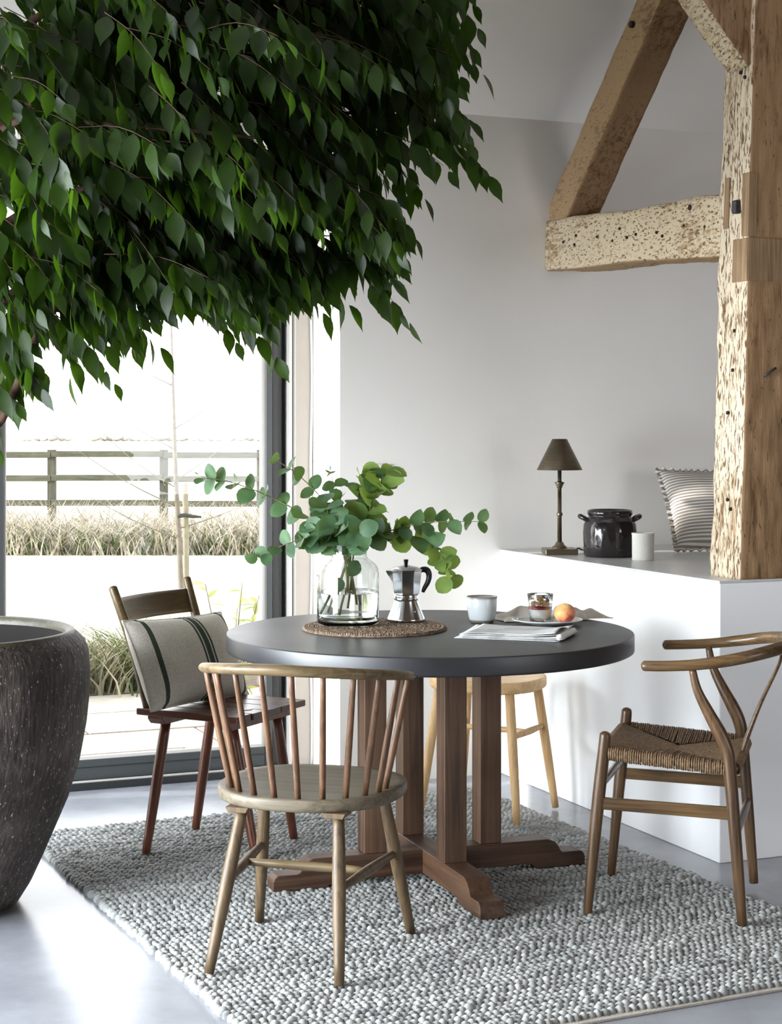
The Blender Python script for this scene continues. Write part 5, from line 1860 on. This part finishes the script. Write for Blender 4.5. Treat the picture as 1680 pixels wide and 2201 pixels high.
for lab, pts, nl, l0, l1, mk, q0 in stems:
    t = thing('eucalyptus_stem', lab, 'eucalyptus', (VX, VY, MZ), 0, 'eucalyptus stems in the glass vase')
    P = spline(pts, 60)
    obj('stem', tube(P[::2], list(np.linspace(0.0028, 0.0009, 30)), 6), M_euc_stem, t, smooth=True)
    nl = int(nl * 1.25)
    pairs = (nl + 1) // 2
    for k in range(nl):
        q = q0 + (0.985 - q0) * (k // 2) / max(1, pairs - 1)
        i = min(58, int(q * 59))
        p, d = P[i], P[i + 1] - P[i]
        d = d / np.linalg.norm(d)
        side = np.cross(d, np.array([0, 0, 1.0]))
        side /= np.linalg.norm(side) + 1e-9
        up = np.cross(side, d)
        a = (k // 2) * 1.45 + (math.pi if k % 2 else 0) + re_.gauss(0, 0.3)
        out = side * math.cos(a) + up * math.sin(a)
        ld = out * 0.9 + d * re_.uniform(0.25, 0.7) + np.array([0, 0, -0.12])
        nr = d * 0.4 - out * 0.25 + np.array([re_.gauss(0, 0.4), -1.0 + re_.gauss(0, 0.4), 0.3])
        Rm = leaf_frame(ld, nr)
        L = 1.42 * (l0 + (l1 - l0) * q) * re_.uniform(0.82, 1.12)
        o = link('leaf', euc_me[mk if re_.random() < 0.75 else re_.choice((0, 1))], t)
        M4 = Matrix([list(Rm[0]) + [p[0]], list(Rm[1]) + [p[1]], list(Rm[2]) + [p[2]], [0, 0, 0, 1]])
        o.matrix_basis = M4 @ Matrix.Diagonal((L, L, L, 1))
# one leaf down inside the jar
for dx, dz, ang in ((-0.025, 0.145, 0.2), (0.03, 0.195, -0.6)):
    o = link('leaf', euc_me[0], t)
    Rm = leaf_frame((math.sin(ang) * 0.3 - 0.3, -0.2, -1), (0.3, -1, 0.2))
    o.matrix_basis = Matrix([list(Rm[0]) + [dx], list(Rm[1]) + [-0.02], list(Rm[2]) + [dz], [0, 0, 0, 1]]) @ Matrix.Diagonal((0.05, 0.05, 0.05, 1))

# ---------------------------------------------------------------- weeping fig growing in the planter
M_fig = leafy('glossy_fig_leaf', C(17, 27, 9), C(36, 54, 17), C(88, 128, 26), rough=0.42, scale=9, trans_fac=0.24, spec=0.22)
M_figbark = plain('red_brown_fig_bark', C(78, 54, 42), rough=0.85, noise_amt=0.25, noise_scale=50)
tree = thing('weeping_fig', 'large weeping fig tree with a dense dark green crown over the table', 'tree', (POT[0], POT[1], 0.60))
TB = np.array([POT[0], POT[1], 0.60])
# crown outline (x, z) seen from the room, metres, at the trunk's distance
CRX = [(-1.14, 1.30), (-1.02, 1.48), (-0.93, 1.66), (-0.86, 1.58), (-0.78, 1.57), (-0.71, 1.66), (-0.62, 1.72), (-0.52, 1.66), (-0.4, 1.64), (-0.31, 1.70), (-0.2, 1.74), (-0.14, 1.86), (0.0, 1.78), (0.05, 1.9),
       (-0.02, 2.02), (0.07, 2.06), (0.10, 2.14), (0.17, 2.15), (0.25, 2.2), (0.2, 2.3), (0.22, 2.42), (0.27, 2.5), (0.2, 2.58), (0.24, 2.72), (0.1, 2.95), (-0.3, 3.1), (-1.0, 3.2), (-2.0, 3.1), (-2.5, 2.6), (-2.4, 1.9), (-1.9, 1.55), (-1.5, 1.35)]


def inside(x, z):
    c = False
    n = len(CRX)
    for i in range(n):
        x1, z1 = CRX[i]
        x2, z2 = CRX[(i + 1) % n]
        if (z1 > z) != (z2 > z) and x < (x2 - x1) * (z - z1) / (z2 - z1) + x1:
            c = not c
    return c


def edge_d(x, z):
    d = 9.0
    n = len(CRX)
    for i in range(n):
        x1, z1 = CRX[i]
        x2, z2 = CRX[(i + 1) % n]
        dx, dz = x2 - x1, z2 - z1
        q = max(0, min(1, ((x - x1) * dx + (z - z1) * dz) / (dx * dx + dz * dz)))
        d = min(d, math.hypot(x - x1 - q * dx, z - z1 - q * dz))
    return d


rt = random.Random(4)
twigs = []
tries = 0
while len(twigs) < 1150 and tries < 40000:
    tries += 1
    x, z = rt.uniform(-2.3, 0.2), rt.uniform(1.4, 3.05)
    if x < -1.35 and rt.random() < 0.6:
        continue
    if not inside(x, z):
        continue
    e = edge_d(x, z)
    # airy fringe below and at the outer tips
    if z < 1.8 and rt.random() < 0.62 * (1.8 - z) / 0.25:
        continue
    if x > -0.25 and rt.random() < min(0.72, 0.3 + (x + 0.25) * 1.2):
        continue
    if e < 0.09 and rt.random() < 0.5:
        continue
    half = min(0.62, 0.12 + 0.9 * e)
    y = POT[1] + rt.uniform(-half, half) * (1 if rt.random() < 0.6 else 0.6)
    base = np.array([x, y, z])
    away = base - np.array([POT[0], POT[1], 2.3])
    hd = np.array([away[0] + (0.5 if x > -1.2 else -0.2), away[1], 0])
    hd /= np.linalg.norm(hd) + 1e-6
    d = hd * rt.uniform(0.5, 1.0) + np.array([rt.gauss(0, 0.2), rt.gauss(0, 0.35), rt.uniform(-0.75, 0.05)])
    d /= np.linalg.norm(d)
    L = rt.uniform(0.2, 0.38)
    while L > 0.1:
        en = base + d * L + np.array([0, 0, -0.25 * L])
        if inside(en[0], en[2] - 0.03):
            break
        L *= 0.8
    if L <= 0.1:
        continue
    twigs.append((base, d, L))
# long tips that break the outline
for (x0, z0, x1, z1, y) in ((-0.15, 2.75, 0.12, 2.6, 4.9), (-0.2, 2.62, 0.14, 2.47, 5.05), (-0.25, 2.5, 0.1, 2.34, 4.95), (-0.3, 2.4, 0.05, 2.2, 5.1), (-0.3, 2.28, 0.02, 2.1, 4.85), (-0.35, 2.18, -0.05, 1.98, 5.05), (-0.4, 2.05, -0.12, 1.85, 4.95), (-0.1, 2.55, 0.2, 2.36, 5.1), (-0.1, 2.4, 0.17, 2.24, 4.9), (-0.45, 1.95, -0.2, 1.76, 5.05), (-0.6, 1.92, -0.35, 1.72, 4.95), (-0.15, 2.3, 0.1, 2.1, 5.15), (0.03, 2.62, 0.27, 2.46, 5.0), (0.05, 2.3, 0.285, 2.15, 5.05), (-0.1, 2.1, 0.07, 1.96, 4.95), (-0.2, 1.92, 0.055, 1.73, 5.0), (-0.55, 1.78, -0.33, 1.62, 4.9), (-0.98, 1.72, -0.79, 1.54, 4.9),
                            (-0.85, 1.74, -0.66, 1.64, 4.85), (-1.1, 1.6, -0.985, 1.51, 4.9), (-1.16, 1.5, -1.13, 1.34, 4.9), (-0.6, 1.8, -0.46, 1.66, 5.1), (-0.9, 1.75, -0.9, 1.55, 4.8), (0.0, 2.7, 0.2, 2.62, 4.8), (0.05, 2.8, 0.24, 2.66, 5.1), (-0.02, 2.2, 0.16, 2.12, 4.8), (-0.3, 1.86, -0.12, 1.76, 4.85)):
    b = np.array([x0, y, z0])
    v = np.array([x1 - x0, rt.uniform(-0.08, 0.08), z1 - z0])
    L = np.linalg.norm(v)
    twigs.append((b, v / L + np.array([0, 0, 0.12]), L))
leaf_list = []
tw_parts = []
for base, d, L in twigs:
    pts = [base, base + d * L * 0.5 + np.array([0, 0, -0.04 * L]), base + d * L + np.array([0, 0, -0.25 * L])]
    P = spline(pts, 14)
    tw_parts.append(tube(P[::2], list(np.linspace(0.0017, 0.0006, 7)), 4, caps=False))
    n = max(5, int(L / 0.03))
    sgn = 1
    for k in range(n):
        q = 0.06 + 0.94 * k / (n - 1)
        i = min(12, int(q * 13))
        p = P[i] + (P[i + 1] - P[i]) * (q * 13 - i)
        td = P[i + 1] - P[i]
        td /= np.linalg.norm(td)
        side = np.cross(td, (0, 0, 1.0))
        side /= np.linalg.norm(side) + 1e-9
        ld = td * rt.uniform(0.25, 0.7) + side * sgn * rt.uniform(0.25, 0.7) + np.array([0, 0, -rt.uniform(0.5, 1.5)])
        if k == n - 1:
            ld = td + np.array([0, 0, -0.6])
        nr = np.array([rt.gauss(0, 0.5) + side[0] * sgn * 0.5, rt.gauss(-0.35, 0.5), 0.6])
        ln = rt.uniform(0.078, 0.126) * (1 - 0.25 * max(0, q - 0.7) / 0.3)
        leaf_list.append((p + np.array([0, 0, -0.004]), leaf_frame(ld, nr), ln, rt.randrange(3)))
        sgn = -sgn
tmpl = [leaf_template(_LEAF_T, FICUS_W, 0.10, 0.22), leaf_template(_LEAF_T, [w * 0.9 for w in FICUS_W], 0.26, 0.15), leaf_template(_LEAF_T, [w * 1.08 for w in FICUS_W], 0.04, 0.35)]


def in_view(p):
    x = 840 + 3700 * p[0] / p[1]
    y = 924 - 3700 * (p[2] - CAM_H) / p[1]
    return 0 < x < 1680 and 0 < y < 2201


order = sorted((k for k in range(len(leaf_list)) if in_view(leaf_list[k][0] + leaf_list[k][1][:, 1] * leaf_list[k][2] * 0.5)), key=lambda k: leaf_list[k][0][1])[:300]
single = set(order)
fig_me = [mesh('leaf', v, f, M_fig, True) for v, f in tmpl]
for k in order:
    p, Rm, ln, ty = leaf_list[k]
    o = link('leaf', fig_me[ty], tree)
    p = p - TB
    o.matrix_basis = Matrix([list(Rm[0]) + [p[0]], list(Rm[1]) + [p[1]], list(Rm[2]) + [p[2]], [0, 0, 0, 1]]) @ Matrix.Diagonal((ln, ln, ln, 1))
VV, FF = [], []
for k, (p, Rm, ln, ty) in enumerate(leaf_list):
    if k in single:
        continue
    v, f = tmpl[ty]
    kk = len(VV)
    VV.extend(((v * ln) @ Rm.T + (p - TB)).tolist())
    FF.extend([tuple(i + kk for i in q) for q in f])
me = mesh('foliage', VV, FF, M_fig, True)
o = link('foliage', me, tree)
o['kind'] = 'stuff'
tv, tf = join(*tw_parts)
o = link('twigs', mesh('twigs', [np.array(v) - TB for v in tv], tf, M_figbark, True), tree)
o['kind'] = 'stuff'
obj('trunk', tube([(0, 0, 0.0), (0.02, 0.01, 0.5), (-0.03, 0.0, 1.0), (0.02, 0.02, 1.6), (0.0, 0.0, 2.3)], [0.042, 0.036, 0.032, 0.024, 0.01], 14, samples=30), M_figbark, tree, smooth=True)
obj('branch', tube([(0, 0, 0.62), (0.2, -0.02, 0.79), (0.305, -0.02, 1.03), (0.405, 0.0, 1.16), (0.62, 0.0, 1.25)], [0.016, 0.014, 0.011, 0.009, 0.004], 8, samples=20), M_figbark, tree, smooth=True)
obj('branch', tube([(0, 0, 1.4), (0.3, -0.3, 1.6), (0.6, -0.42, 1.575), (0.97, -0.42, 1.54)], [0.013, 0.01, 0.008, 0.004], 8, samples=18), M_figbark, tree, smooth=True)
for (z0, x1, y1, z1, r) in ((0.9, 0.75, 0.1, 1.32, 0.012), (1.0, 0.55, -0.2, 1.3, 0.011), (1.05, 1.15, 0.05, 1.45, 0.013), (1.2, 0.9, -0.25, 1.5, 0.011), (1.3, 1.3, 0.15, 1.72, 0.012), (1.4, 0.8, 0.3, 1.7, 0.01),
                         (1.5, 1.35, 0.0, 1.95, 0.011), (1.6, 1.0, -0.3, 2.0, 0.01), (1.1, -0.7, 0.1, 1.5, 0.012), (1.4, -0.8, -0.2, 1.9, 0.012), (1.7, 1.2, 0.2, 2.2, 0.01), (0.95, -0.5, -0.3, 1.3, 0.011)):
    obj('branch', tube([(0, 0, z0), (x1 * 0.4, y1 * 0.3, z0 + (z1 - z0) * 0.75), (x1, y1, z1)], [r * 1.3, r, r * 0.35], 8, samples=16), M_figbark, tree, smooth=True)
